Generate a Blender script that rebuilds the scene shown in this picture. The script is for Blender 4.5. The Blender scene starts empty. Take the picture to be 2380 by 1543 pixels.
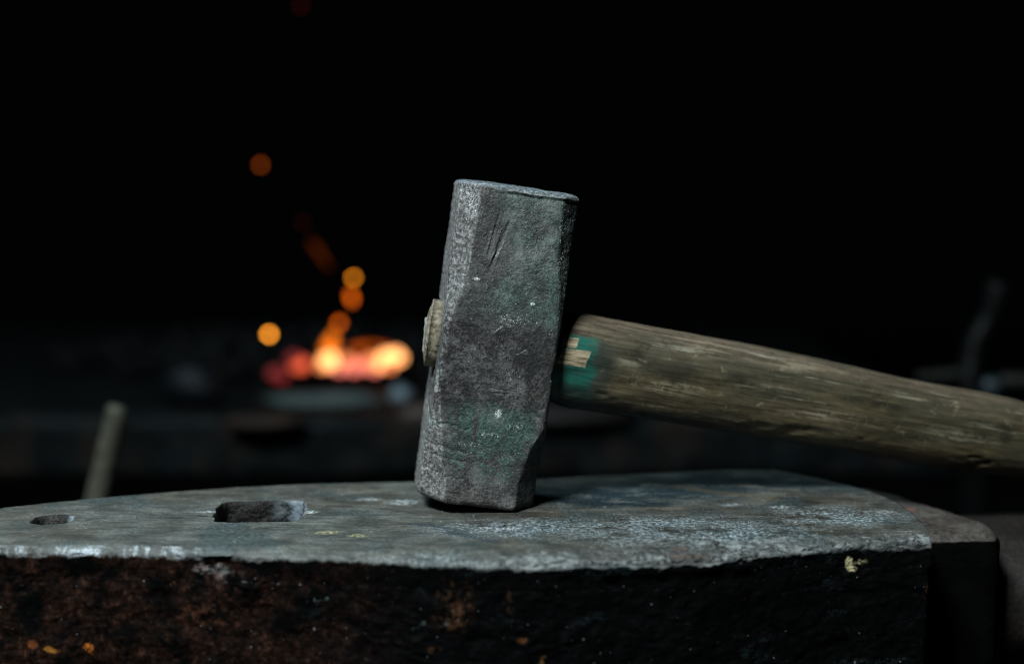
import bpy, bmesh, math, random
from math import radians, sin, cos, pi, exp, sqrt, atan2
from mathutils import Vector, Matrix, noise

sc = bpy.context.scene
COL = sc.collection
rnd = random.Random(7)

# ------------------------------------------------------------------ camera
H = 0.175                      # height of the lens over the anvil face
DY = 0.730                     # distance from the lens to the hammer plane
FPX = 2380 * 50 / 36.0         # focal length in photo pixels (2380 wide)
PITCH = math.atan(377 / FPX)
cp, sp = cos(PITCH), sin(PITCH)

def ray(px, py):
    """direction of the sight line through photo pixel (px, py)"""
    cx, cy = (px - 1190) / FPX, (771 - py) / FPX
    return Vector((cx, cp + cy * sp, -sp + cy * cp))

CAM = Vector((0, -DY, H))

def at_z(px, py, z=0.0):
    d = ray(px, py)
    return CAM + d * ((z - H) / d.z)

def at_y(px, py, y=0.0):
    d = ray(px, py)
    return CAM + d * ((y + DY) / d.y)

cd = bpy.data.cameras.new('camera')
cam = bpy.data.objects.new('camera', cd)
COL.objects.link(cam)
cam.location = CAM
cam.rotation_euler = (radians(90) - PITCH, 0, 0)
cd.lens = 50
cd.sensor_width = 36
cd.clip_start = 0.02
cd.clip_end = 60
cd.dof.use_dof = True
cd.dof.focus_distance = 0.714
cd.dof.aperture_fstop = 2.7
cd.dof.aperture_blades = 0
sc.camera = cam

# ------------------------------------------------------------------ helpers
def lin(r, g, b):
    f = lambda v: ((v / 255 + 0.055) / 1.055) ** 2.4 if v > 10 else v / 255 / 12.92
    return (f(r), f(g), f(b), 1)

def sstep(a, b, x):
    t = min(1, max(0, (x - a) / (b - a)))
    return t * t * (3 - 2 * t)

def interp(pts, x):
    if x <= pts[0][0]:
        return pts[0][1]
    for (x0, y0), (x1, y1) in zip(pts, pts[1:]):
        if x <= x1:
            return y0 + (y1 - y0) * (x - x0) / (x1 - x0)
    return pts[-1][1]

def sinterp(pts, x):
    """Catmull-Rom like smooth interpolation"""
    if x <= pts[0][0]:
        return pts[0][1]
    if x >= pts[-1][0]:
        return pts[-1][1]
    n = len(pts)
    for i in range(n - 1):
        if x <= pts[i + 1][0]:
            x0, y0 = pts[i]; x1, y1 = pts[i + 1]
            m0 = (y1 - pts[i - 1][1]) / (x1 - pts[i - 1][0]) if i > 0 else (y1 - y0) / (x1 - x0)
            m1 = (pts[i + 2][1] - y0) / (pts[i + 2][0] - x0) if i + 2 < n else (y1 - y0) / (x1 - x0)
            h = x1 - x0; t = (x - x0) / h
            return ((2*t**3 - 3*t*t + 1) * y0 + (t**3 - 2*t*t + t) * h * m0
                    + (-2*t**3 + 3*t*t) * y1 + (t**3 - t*t) * h * m1)

def fbm(p, s, o=4, seed=0.0):
    return noise.fractal(Vector((p[0] * s + seed, p[1] * s + seed * 1.7, p[2] * s - seed)), 0.7, 2.1, o)

def mesh_obj(name, verts, faces, mat, parent=None, smooth=True):
    me = bpy.data.meshes.new(name)
    me.from_pydata([tuple(v) for v in verts], [], faces)
    me.validate()
    if smooth:
        me.polygons.foreach_set('use_smooth', [True] * len(me.polygons))
    o = bpy.data.objects.new(name, me)
    COL.objects.link(o)
    if mat:
        me.materials.append(mat)
    if parent:
        o.parent = parent
    return o

def grid_faces(nu, nv, wrap_v=False, off=0, flip=False):
    f = []
    mv = nv if wrap_v else nv - 1
    for i in range(nu - 1):
        for j in range(mv):
            a = off + i * nv + j; b = off + i * nv + (j + 1) % nv
            c = off + (i + 1) * nv + (j + 1) % nv; d = off + (i + 1) * nv + j
            f.append((a, d, c, b) if flip else (a, b, c, d))
    return f

def tag(o, label=None, cat=None, group=None, kind=None):
    if label: o['label'] = label
    if cat: o['category'] = cat
    if group: o['group'] = group
    if kind: o['kind'] = kind
    return o

def empty(name, loc=(0, 0, 0)):
    o = bpy.data.objects.new(name, None)
    COL.objects.link(o)
    o.location = loc
    o.empty_display_size = 0.02
    return o

def fix_normals(o):
    bm = bmesh.new(); bm.from_mesh(o.data)
    bmesh.ops.recalc_face_normals(bm, faces=bm.faces[:])
    bm.to_mesh(o.data); bm.free()

# ------------------------------------------------------------------ node helper
class NM:
    def __init__(s, name):
        s.mat = bpy.data.materials.new(name)
        s.mat.use_nodes = True
        s.t = s.mat.node_tree
        s.t.nodes.clear()
        s.out = s.t.nodes.new('ShaderNodeOutputMaterial')
        s.co = s.t.nodes.new('ShaderNodeTexCoord').outputs['Object']
    def n(s, kind, **kw):
        nd = s.t.nodes.new('ShaderNode' + kind)
        for k, v in kw.items():
            setattr(nd, k, v)
        return nd
    def put(s, sock, v):
        if isinstance(v, bpy.types.NodeSocket):
            s.t.links.new(v, sock)
        elif v is not None:
            sock.default_value = v
    def m(s, op, a, b=None, c=None, clamp=False):
        nd = s.n('Math', operation=op, use_clamp=clamp)
        s.put(nd.inputs[0], a)
        if b is not None: s.put(nd.inputs[1], b)
        if c is not None: s.put(nd.inputs[2], c)
        return nd.outputs[0]
    def mul(s, *a):
        r = a[0]
        for x in a[1:]: r = s.m('MULTIPLY', r, x)
        return r
    def add(s, *a):
        r = a[0]
        for x in a[1:]: r = s.m('ADD', r, x)
        return r
    def mx(s, *a):
        r = a[0]
        for x in a[1:]: r = s.m('MAXIMUM', r, x)
        return r
    def inv(s, a): return s.m('SUBTRACT', 1.0, a)
    def vm(s, op, a, b=None, out=0):
        nd = s.n('VectorMath', operation=op)
        s.put(nd.inputs[0], a)
        if b is not None:
            if op == 'SCALE': s.put(nd.inputs[3], b)
            else: s.put(nd.inputs[1], b)
        return nd.outputs[out]
    def scaled(s, v3, vec=None):
        return s.vm('MULTIPLY', vec or s.co, v3)
    def noise(s, scale, detail=4, rough=0.6, dist=0.0, vec=None, off=0.0, col=False):
        nd = s.n('TexNoise')
        v = vec or s.co
        if off: v = s.vm('ADD', v, (off, off * 1.3, -off))
        s.put(nd.inputs['Vector'], v)
        nd.inputs['Scale'].default_value = scale
        nd.inputs['Detail'].default_value = detail
        nd.inputs['Roughness'].default_value = rough
        nd.inputs['Distortion'].default_value = dist
        return nd.outputs['Color' if col else 'Fac']
    def voro(s, scale, feature='F1', vec=None, out='Distance', rand=1.0):
        nd = s.n('TexVoronoi', feature=feature)
        s.put(nd.inputs['Vector'], vec or s.co)
        nd.inputs['Scale'].default_value = scale
        nd.inputs['Randomness'].default_value = rand
        return nd.outputs[out]
    def ss(s, x, a, b):
        """smoothstep from a (0) to b (1)"""
        nd = s.n('MapRange', interpolation_type='SMOOTHSTEP')
        s.put(nd.inputs['Value'], x)
        if a <= b:
            nd.inputs['From Min'].default_value = a; nd.inputs['From Max'].default_value = b
            nd.inputs['To Min'].default_value = 0; nd.inputs['To Max'].default_value = 1
        else:
            nd.inputs['From Min'].default_value = b; nd.inputs['From Max'].default_value = a
            nd.inputs['To Min'].default_value = 1; nd.inputs['To Max'].default_value = 0
        return nd.outputs[0]
    def ramp(s, fac, stops):
        nd = s.n('ValToRGB')
        s.put(nd.inputs[0], fac)
        cr = nd.color_ramp
        while len(cr.elements) < len(stops): cr.elements.new(0.5)
        for e, (p, c) in zip(cr.elements, stops):
            e.position = p
            e.color = (c[0], c[1], c[2], 1) if not isinstance(c, (int, float)) else (c, c, c, 1)
        return nd.outputs[0]
    def mix(s, fac, a, b, blend='MIX'):
        nd = s.n('Mix', data_type='RGBA', blend_type=blend)
        s.put(nd.inputs['Factor'], fac)
        for sock, v in ((nd.inputs[6], a), (nd.inputs[7], b)):
            if isinstance(v, (tuple, list)): v = (v[0], v[1], v[2], 1)
            s.put(sock, v)
        return nd.outputs[2]
    def warped(s, amount, scale, vec=None):
        c = s.noise(scale, 3, 0.6, col=True, vec=vec)
        d = s.vm('SUBTRACT', c, (0.5, 0.5, 0.5))
        return s.vm('ADD', vec or s.co, s.vm('SCALE', d, amount))
    def contrast(s, c, g, k):
        nd = s.n('Gamma'); s.put(nd.inputs[0], c); nd.inputs[1].default_value = g
        return s.mix(1.0, nd.outputs[0], (k, k, k), 'MULTIPLY')
    def spot(s, c, r, vec, soft=0.5, stretch=(1, 1, 1)):
        """mask 1 inside radius r around point c (object space)"""
        d = s.vm('SUBTRACT', vec, tuple(c))
        d = s.vm('MULTIPLY', d, tuple(1.0 / k for k in stretch))
        return s.ss(s.vm('LENGTH', d, out=1), r, r * (1 - soft))
    def seg(s, a, b, w, vec, soft=0.7):
        """mask along the segment a-b, half-width w, tapering at its ends"""
        a = Vector(a); b = Vector(b); d = (b - a); L = d.length; d.normalize()
        rel = s.vm('SUBTRACT', vec, tuple(a))
        t = s.vm('DOT_PRODUCT', rel, tuple(d), out=1)
        tc = s.m('MINIMUM', s.m('MAXIMUM', t, 0.0), L)
        foot = s.vm('SCALE', tuple(d), tc)
        dist = s.vm('LENGTH', s.vm('SUBTRACT', rel, foot), out=1)
        return s.ss(dist, w, w * (1 - soft))
    def xyz(s, vec=None):
        nd = s.n('SeparateXYZ'); s.put(nd.inputs[0], vec or s.co)
        return nd.outputs
    def normal_z(s):
        g = s.n('NewGeometry')
        nd = s.n('SeparateXYZ'); s.put(nd.inputs[0], g.outputs['Normal'])
        return nd.outputs
    def point(s):
        return s.n('NewGeometry').outputs['Pointiness']
    def bump(s, h, dist, strength=1.0, prev=None):
        nd = s.n('Bump')
        nd.inputs['Distance'].default_value = dist
        nd.inputs['Strength'].default_value = strength
        s.put(nd.inputs['Height'], h)
        if prev is not None: s.put(nd.inputs['Normal'], prev)
        return nd.outputs[0]
    def finish(s, base, rough=0.6, metal=0.0, normal=None, spec=0.5, emis=None, estr=0.0):
        b = s.n('BsdfPrincipled')
        if isinstance(base, (tuple, list)): base = (base[0], base[1], base[2], 1)
        s.put(b.inputs['Base Color'], base)
        s.put(b.inputs['Roughness'], rough)
        s.put(b.inputs['Metallic'], metal)
        s.put(b.inputs['Specular IOR Level'], spec)
        if normal is not None: s.put(b.inputs['Normal'], normal)
        if emis is not None:
            if isinstance(emis, (tuple, list)): emis = (emis[0], emis[1], emis[2], 1)
            s.put(b.inputs['Emission Color'], emis)
            s.put(b.inputs['Emission Strength'], estr)
        s.t.links.new(b.outputs[0], s.out.inputs['Surface'])
        return s.mat

# ================================================================== HAMMER
HL, HW, HD = 0.164, 0.0608, 0.056         # head length, width, depth
TILT, YAW = radians(8.2), radians(7.0)
HROT = Matrix.Rotation(YAW, 4, 'Z') @ Matrix.Rotation(TILT, 4, 'Y')
hc = at_y(1148, 808, 0.010)
hc.z += 0.0040
HM = Matrix.Translation(hc) @ HROT        # provisional, lowered onto the face below
HMI = HM.inverted()

def on_head(px, py):
    """photo pixel -> point on the front cheek of the head, head space"""
    o = HMI @ CAM; d = HMI.to_3x3() @ ray(px, py)
    t = (-HD / 2 - o.y) / d.y
    return o + d * t

def chamfer(z, left, front):
    k = z / HL + 0.5                      # 0 bottom .. 1 top
    if front and left:
        pts = [(0, .0130), (.07, .0125), (.16, .0085), (.26, .0060), (.36, .0028), (.52, .0022), (.62, .0050), (.72, .0088), (.88, .0098), (1, .0100)]
    elif front:
        pts = [(0, .0115), (.10, .0110), (.18, .0085), (.25, .0040), (.32, .0018), (.55, .0018), (.66, .0035), (.78, .0070), (.9, .0085), (1, .0090)]
    else:
        pts = [(0, .010), (.2, .008), (.35, .003), (.6, .003), (.8, .008), (1, .010)]
    return sinterp(pts, k)

def head_radius(th, z):
    c_, s_ = abs(cos(th)) + 1e-6, abs(sin(th)) + 1e-6
    left, front = cos(th) < 0, sin(th) < 0
    ch = chamfer(z, left, front) + 0.0006 * noise.noise(Vector((z * 90, 3 * left, 5 * front)))
    # the side towards the handle dips a little around the eye
    k = z / HL
    hx = HW / 2 * (1 - (0.035 * exp(-((k + .02) / .17) ** 2)))
    hy = HD / 2
    P = 80.0
    a, b, d = hx / c_, hy / s_, (hx + hy - ch) / (c_ + s_)
    return (a ** -P + b ** -P + d ** -P) ** (-1 / P)

def build_head(mat, parent):
    NT = 320
    ths = []
    for j in range(NT):                   # denser at the corners is not needed: even angles
        ths.append(2 * pi * (j + 0.5) / NT)
    rows = []                             # (z, inset, cap factor)
    R = 0.0042
    capN = 34
    for i in range(capN):
        rows.append(('b', i / capN))
    NS = 300
    for i in range(NS + 1):
        rows.append(('s', i / NS))
    for i in range(capN):
        rows.append(('t', 1 - (i + 1) / capN))
    verts = []
    for kind, t in rows:
        for th in ths:
            if kind == 's':
                z = -HL / 2 + HL * t
                r = head_radius(th, z)
                dz = min(z + HL / 2, HL / 2 - z)
                Rr = R * (1.0 + 0.5 * noise.noise(Vector((cos(th) * 3, sin(th) * 3, 9.0 if z > 0 else 2.0))))
                if z > 0: Rr *= 0.62
                if dz < Rr:
                    q = 1 - dz / Rr
                    r -= Rr * (1 - sqrt(max(0, 1 - q * q)))
                if z > 0:                  # mushroomed burr under the struck face
                    rim = HL / 2 - 0.0022 + 0.0010 * noise.noise(Vector((cos(th) * 2.2, sin(th) * 2.2, 4)))
                    r += 0.0008 * (.15 + .85 * sstep(-.02, .0, r * cos(th))) * exp(-((z - rim) / 0.0009) ** 2) * (0.6 + 0.6 * noise.noise(Vector((cos(th) * 6, sin(th) * 6, 1))))
                    if z < rim: r -= 0.0006 * (.1 + .9 * sstep(-.02, .0, r * cos(th))) * exp(-((z - rim + 0.0016) / 0.0009) ** 2)
                p = Vector((r * cos(th), r * sin(th), z))
            else:
                z0 = -HL / 2 if kind == 'b' else HL / 2
                Rr = R * (1.0 + 0.5 * noise.noise(Vector((cos(th) * 3, sin(th) * 3, 9.0 if z0 > 0 else 2.0)))) * (0.62 if z0 > 0 else 1)
                r = (head_radius(th, z0) - Rr) * t
                bulge = 0.0008 * (1 - t * t)
                z = z0 + (bulge if z0 > 0 else -bulge * 0.35)
                p = Vector((r * cos(th), r * sin(th), z))
            nrm = Vector((cos(th), sin(th), 0)) if kind == 's' else Vector((0, 0, 1 if kind == 't' else -1))
            d = 0.00055 * fbm(p, 38, 3, 3.1) + 0.00026 * fbm(p, 170, 4, 8.0) + 0.00010 * fbm(p, 600, 3, 1.0)
            # pitted cheek zone round the eye, rough and cratered
            k = p.z / HL
            pit = exp(-((k + 0.06) / 0.13) ** 2)
            d -= pit * 0.00030 * max(0, fbm(p, 300, 4, 5.5) - 0.05)
            # forged ripple on the left chamfers, torn steps near its foot
            if kind == 's' and cos(th) < -0.3:
                d += 0.00018 * fbm((p.x, p.y, p.z * 4), 90, 3, 2.0)
                for zc, w in ((-0.0405, .0007), (-0.0525, .0009), (-0.0575, .0006), (-0.0665, .0006)):
                    if th > pi and th < 1.42 * pi:
                        zz = p.z - zc - 0.0012 * noise.noise(Vector((th * 9, zc * 100, 0))) + (th - 1.25 * pi) * 0.004
                        d -= 0.0007 * exp(-(zz / w) ** 2)
            verts.append(p + nrm * d)
    # grooves cut on the front cheek
    lines = [((1160, 490), (1131, 590), .0008), ((1152, 540), (1128, 600), .0006), ((1182, 512), (1135, 625), .0009),
             ((1172, 520), (1150, 582), .0007), ((1166, 560), (1141, 600), .0006),
             ((1128, 893), (1205, 903), .0007), ((1140, 905), (1190, 908), .0006), ((1110, 885), (1165, 888), .0004)]
    L3 = [(on_head(*a), on_head(*b), w) for a, b, w in lines]
    for i, p in enumerate(verts):
        if p.y < -HD / 2 + 0.004 and abs(p.z) < HL / 2 - .004:
            for a, b, w in L3:
                if min(a.z, b.z) - .002 < p.z < max(a.z, b.z) + .002:
                    d = b - a; t = max(0, min(1, (p - a).dot(d) / d.length_squared))
                    q = a + d * t - p
                    dd = sqrt(q.x ** 2 + q.z ** 2) + 0.0002 * noise.noise(p * 700)
                    dep = 0.00048 * exp(-(dd / (w * .62)) ** 2) - 0.00025 * exp(-((dd - w * 1.3) / (w * .5)) ** 2)
                    p.y += dep * min(1, 4 * t + .2) * min(1, 4 * (1 - t) + .2)
    nr = len(rows)
    faces = grid_faces(nr, NT, wrap_v=True)
    bc = len(verts); verts.append(Vector((0, 0, -HL / 2 - .0008)))
    tc = len(verts); verts.append(Vector((0, 0, HL / 2 + .0008)))
    # first ring is collapsed at t=0 -> centre vertex fan from ring 1
    faces = [f for f in faces if f[0] >= NT]
    faces += [(bc, NT + (j + 1) % NT, NT + j) for j in range(NT)]
    # last ring of the top cap is at t=0
    faces = [f for f in faces if not (f[0] >= (nr - 2) * NT and f[0] < (nr - 1) * NT and len(f) == 4)]
    faces += [(tc, (nr - 2) * NT + j, (nr - 2) * NT + (j + 1) % NT) for j in range(NT)]
    o = mesh_obj('head', verts, faces, mat, parent)
    bm = bmesh.new(); bm.from_mesh(o.data)
    bmesh.ops.delete(bm, geom=[v for v in bm.verts if not v.link_faces], context='VERTS')
    bmesh.ops.recalc_face_normals(bm, faces=bm.faces[:])
    bm.to_mesh(o.data); bm.free()
    return o

def mat_head():
    s = NM('forged_steel_head')
    X, Y, Z = s.xyz()[:3]
    big = s.noise(28, 5, .65)
    mid = s.noise(120, 6, .7, off=2.0)
    fine = s.noise(520, 5, .75, off=5.0)
    grit = s.noise(1500, 3, .7, off=1.0)
    wv = s.warped(0.006, 140)
    wv2 = s.warped(0.0016, 600)
    wvl = s.warped(0.022, 60)
    Zw = s.xyz(wvl)[2]
    Xw = s.xyz(wvl)[0]
    base = s.ramp(s.add(s.mul(mid, .55), s.mul(fine, .45)), [(.36, (.014, .012, .013)), (.46, (.050, .045, .045)), (.54, (.095, .087, .086)), (.66, (.20, .188, .184))])
    # old green-grey paint film over most of the upper cheek
    gg = s.ramp(s.add(s.mul(fine, .6), s.mul(mid, .4)), [(.36, (.014, .026, .023)), (.48, (.048, .072, .065)), (.62, (.13, .168, .154))])
    up = s.mul(s.ss(Zw, .006, .020), s.ss(Xw, -.024, -.005), s.ss(big, .32, .50))
    up = s.mx(up, s.mul(s.ss(mid, .56, .64), s.ss(Z, -.028, -.01), .65))
    c = s.mix(s.mul(up, .9), base, gg)
    # darker worn scale around the scratched corner
    dk = s.mul(s.spot(on_head(1135, 570), .019, wvl, .7, (.8, 1, 1.9)), .85)
    c = s.mix(dk, c, (.038, .034, .036))
    # cratered dark patches round the eye
    pitz = s.mul(s.ss(Zw, -.038, -.026), s.ss(Zw, .016, .004))
    pits = s.mul(s.ss(s.add(s.mul(fine, .6), s.mul(mid, .4)), .50, .43), pitz)
    c = s.mix(s.mul(pits, .9), c, (.014, .012, .013))
    lit_ = s.mul(pitz, s.ss(s.add(s.mul(fine, .5), s.mul(mid, .5)), .55, .63))
    c = s.mix(s.mul(lit_, .6), c, (.23, .22, .22))
    halo = s.mul(s.spot(on_head(1170, 770), .013, wv, .6, (1.6, 1, 1)), s.inv(s.spot(on_head(1170, 785), .008, wv, .6, (1.3, 1, 1))))
    c = s.mix(s.mul(halo, .6), c, (.04, .033, .036))
    # dark green paint left on the lower cheek
    gz = s.mul(s.ss(Zw, -.0265, -.032), s.ss(Zw, -.076, -.060), s.ss(s.m('ABSOLUTE', s.add(Xw, -.002)), .026, .0165))
    gk = s.mul(gz, s.ss(s.add(s.mul(mid, .6), s.mul(fine, .4), s.mul(s.ss(Z, -.060, -.042), .12)), .46, .56))
    gcol = s.ramp(fine, [(.36, (.012, .034, .029)), (.52, (.034, .078, .066)), (.68, (.085, .145, .125))])
    c = s.mix(s.mul(gk, .86), c, gcol)
    stripe = s.mx(s.seg(on_head(1108, 948), on_head(1104, 1040), .0016, wv), s.seg(on_head(1062, 950), on_head(1068, 1060), .0018, wv))
    c = s.mix(s.mul(stripe, s.ss(fine, .40, .5), .9), c, (.05, .040, .041))
    c = s.mix(s.mul(s.seg(on_head(1107, 965), on_head(1104, 1015), .0007, wv2), .8), c, (.06, .022, .018))
    # green on the left foot chamfer, teal in the right top one
    c = s.mix(s.mul(s.spot(on_head(1003, 985), .0035, wv, .5, (1, 3, 1.2)), .8), c, (.035, .10, .08))
    c = s.mix(s.mul(s.ss(X, .0195, .0225), s.ss(Z, .0, .02), s.ss(fine, .5, .56), .7), c, (.05, .105, .09))
    # rusty freckle by the lower left cheek edge
    c = s.mix(s.mul(s.spot(on_head(1012, 917), .0028, wv2, .6, (1, 3, 1.6)), .7), c, (.15, .075, .04))
    # red paint specks on the left chamfer
    rd = s.mx(s.spot(on_head(1040, 662), .0016, wv2, .5, (.8, 3, 1.6)), s.spot(on_head(1038, 640), .0010, wv2, .5, (.8, 3, 1.8)))
    c = s.mix(s.mul(rd, s.ss(grit, .42, .5)), c, (.42, .09, .065))
    sp1 = s.ss(s.noise(1100, 4, .8, off=21), .50, .66); sp2 = s.ss(s.noise(800, 4, .8, off=31), .47, .34)
    c = s.mix(s.mul(sp1, .45), c, (.27, .27, .265))
    c = s.mix(s.mul(sp2, .60), c, (.026, .025, .026))
    m3 = s.noise(42, 4, .6, off=81)
    c = s.mix(s.mul(s.ss(m3, .50, .40), .45), c, (.030, .030, .031))
    c = s.mix(s.mul(s.ss(m3, .54, .64), .30), c, (.20, .20, .197))
    dscr = s.noise(420, 3, .6, vec=s.scaled((1, 1, .06)), off=91)
    c = s.mix(s.mul(s.ss(dscr, .62, .70), s.ss(m3, .45, .6), .28), c, (.24, .25, .245))
    # bare metal where the edges are rubbed
    pt = s.ss(s.point(), .515, .56)
    bare = s.mul(pt, s.ss(mid, .40, .55), .8)
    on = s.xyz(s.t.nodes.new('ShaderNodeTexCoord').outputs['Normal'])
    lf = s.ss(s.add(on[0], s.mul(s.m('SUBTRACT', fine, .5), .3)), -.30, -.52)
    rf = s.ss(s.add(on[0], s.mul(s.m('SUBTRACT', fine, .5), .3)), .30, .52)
    c = s.mix(s.mul(rf, .85), c, s.ramp(fine, [(.42, (.012, .015, .015)), (.60, (.045, .052, .050))]))  # right bevel: dark paint, deepened in colour to stand for its shade
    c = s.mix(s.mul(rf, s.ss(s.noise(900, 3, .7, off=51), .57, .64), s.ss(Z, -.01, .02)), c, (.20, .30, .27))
    chm = s.mul(lf, .60)            # left flank paled: its side light is put into the colour
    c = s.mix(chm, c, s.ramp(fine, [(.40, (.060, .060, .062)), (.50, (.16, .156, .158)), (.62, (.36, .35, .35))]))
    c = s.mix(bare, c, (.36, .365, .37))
    topm = s.mul(s.ss(Z, .0795, .0812), .8)
    c = s.mix(topm, c, s.ramp(fine, [(.40, (.06, .07, .08)), (.60, (.26, .285, .31))]))
    # pale chips and dust
    chips = s.ss(s.mul(s.voro(260, vec=wv2), 1.0), .11, .05)
    chips = s.mul(chips, s.ss(big, .5, .6), .8)
    for (px, py, r, st) in ((1088, 524, .0014, (.8, 3, 1.3)), (1107, 648, .0013, (2.0, 2, .7)), (1158, 960, .0024, (1, 2, 1.2)), (1238, 706, .0012, (1.4, 2, .8)),
                            
                            
                            (985, 1160, .0014, (1, 3, .7)), (1283, 888, .0010, (.8, 2, 1.3)), (1010, 870, .0034, (.8, 3, 2.4)), (1014, 900, .0022, (.7, 3, 2))):
        m_ = s.mul(s.spot(on_head(px, py), r, wv2, .5, st), s.ss(grit, .44, .52))
        chips = s.mx(chips, m_)
    sprk = s.ss(s.noise(1300, 3, .7, off=41), .56, .62)
    for (px, py, r, st) in ((1182, 836, .0030, (1.2, 2, .8)), (1100, 482, .0060, (1, 3, 1.3)), (1185, 745, .0040, (2.0, 2, .9)), (1140, 1010, .0026, (4.0, 2, .7)), (1090, 1030, .0026, (3.4, 2, .7)),
                            (1318, 520, .0060, (.7, 8, 2.2)), (1310, 600, .0050, (.6, 8, 2.0)), (1180, 870, .0050, (2, 2, .8)), (1195, 990, .0030, (2, 2, 1)), (1080, 450, .0070, (1.5, 6, .6))):
        chips = s.mx(chips, s.mul(s.spot(on_head(px, py), r, wv, .7, st), sprk, .8))
    for a, b in (((1150, 770), (1168, 757)), ((1200, 824), (1222, 814))):
        chips = s.mx(chips, s.mul(s.seg(on_head(*a), on_head(*b), .0005, wv2), s.ss(grit, .42, .5), .7))
    c = s.mix(chips, c, (.55, .56, .56))
    # darker colour along the cut scratches
    gr = None
    for a, b, w in (((1160, 490), (1131, 590), .0007), ((1182, 512), (1135, 625), .0008), ((1172, 520), (1150, 582), .0006), ((1128, 893), (1205, 903), .0006)):
        q = s.seg(on_head(*a), on_head(*b), w, wv2)
        gr = q if gr is None else s.mx(gr, q)
    c = s.mix(s.mul(gr, .7), c, (.018, .016, .017))
    c = s.mix(s.mul(pitz, .38), c, (.020, .018, .019))
    c = s.contrast(c, 1.28, 1.98)
    h = s.add(s.mul(mid, 1.1), s.mul(fine, .75), s.mul(grit, .30))
    h = s.m('SUBTRACT', h, s.mul(pits, .35))
    n1 = s.bump(h, .0011, 1.0)
    n2 = s.bump(s.noise(900, 2, .5, off=3.0), .00035, .9, n1)
    metal = s.mul(s.mx(bare, s.mul(topm, .6)), .7)
    rough = s.m('SUBTRACT', s.add(.50, s.mul(fine, .25)), s.mul(bare, .18))
    return s.finish(c, rough, metal, n2, .45)

# ---- wooden handle, lofted along the picture of its outline
hand_top = [(1240, 716), (1300, 718), (1335, 725), (1420, 741), (1500, 756), (1700, 792), (1900, 834), (2100, 878), (2300, 915), (2400, 938), (2700, 1000), (3100, 1075)]
hand_bot = [(1240, 934), (1300, 943), (1400, 957), (1500, 971), (1600, 986), (1800, 1020), (2000, 1052), (2200, 1086), (2400, 1112), (2700, 1160), (3100, 1222)]

def handle_y(px):
    return 0.012 + (px - 1149) * 0.00022 * math.tan(radians(9.5))

def handle_frame(px):
    y = handle_y(px)
    t, b = at_y(px, interp_s(hand_top, px), y), at_y(px, interp_s(hand_bot, px), y)
    return (t + b) / 2, (t.z - b.z) / 2

def interp_s(p, x): return sinterp(p, x) if x < p[-1][0] else p[-1][1]

HANDLE_SHIFT = Vector((0, 0, 0))

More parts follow.
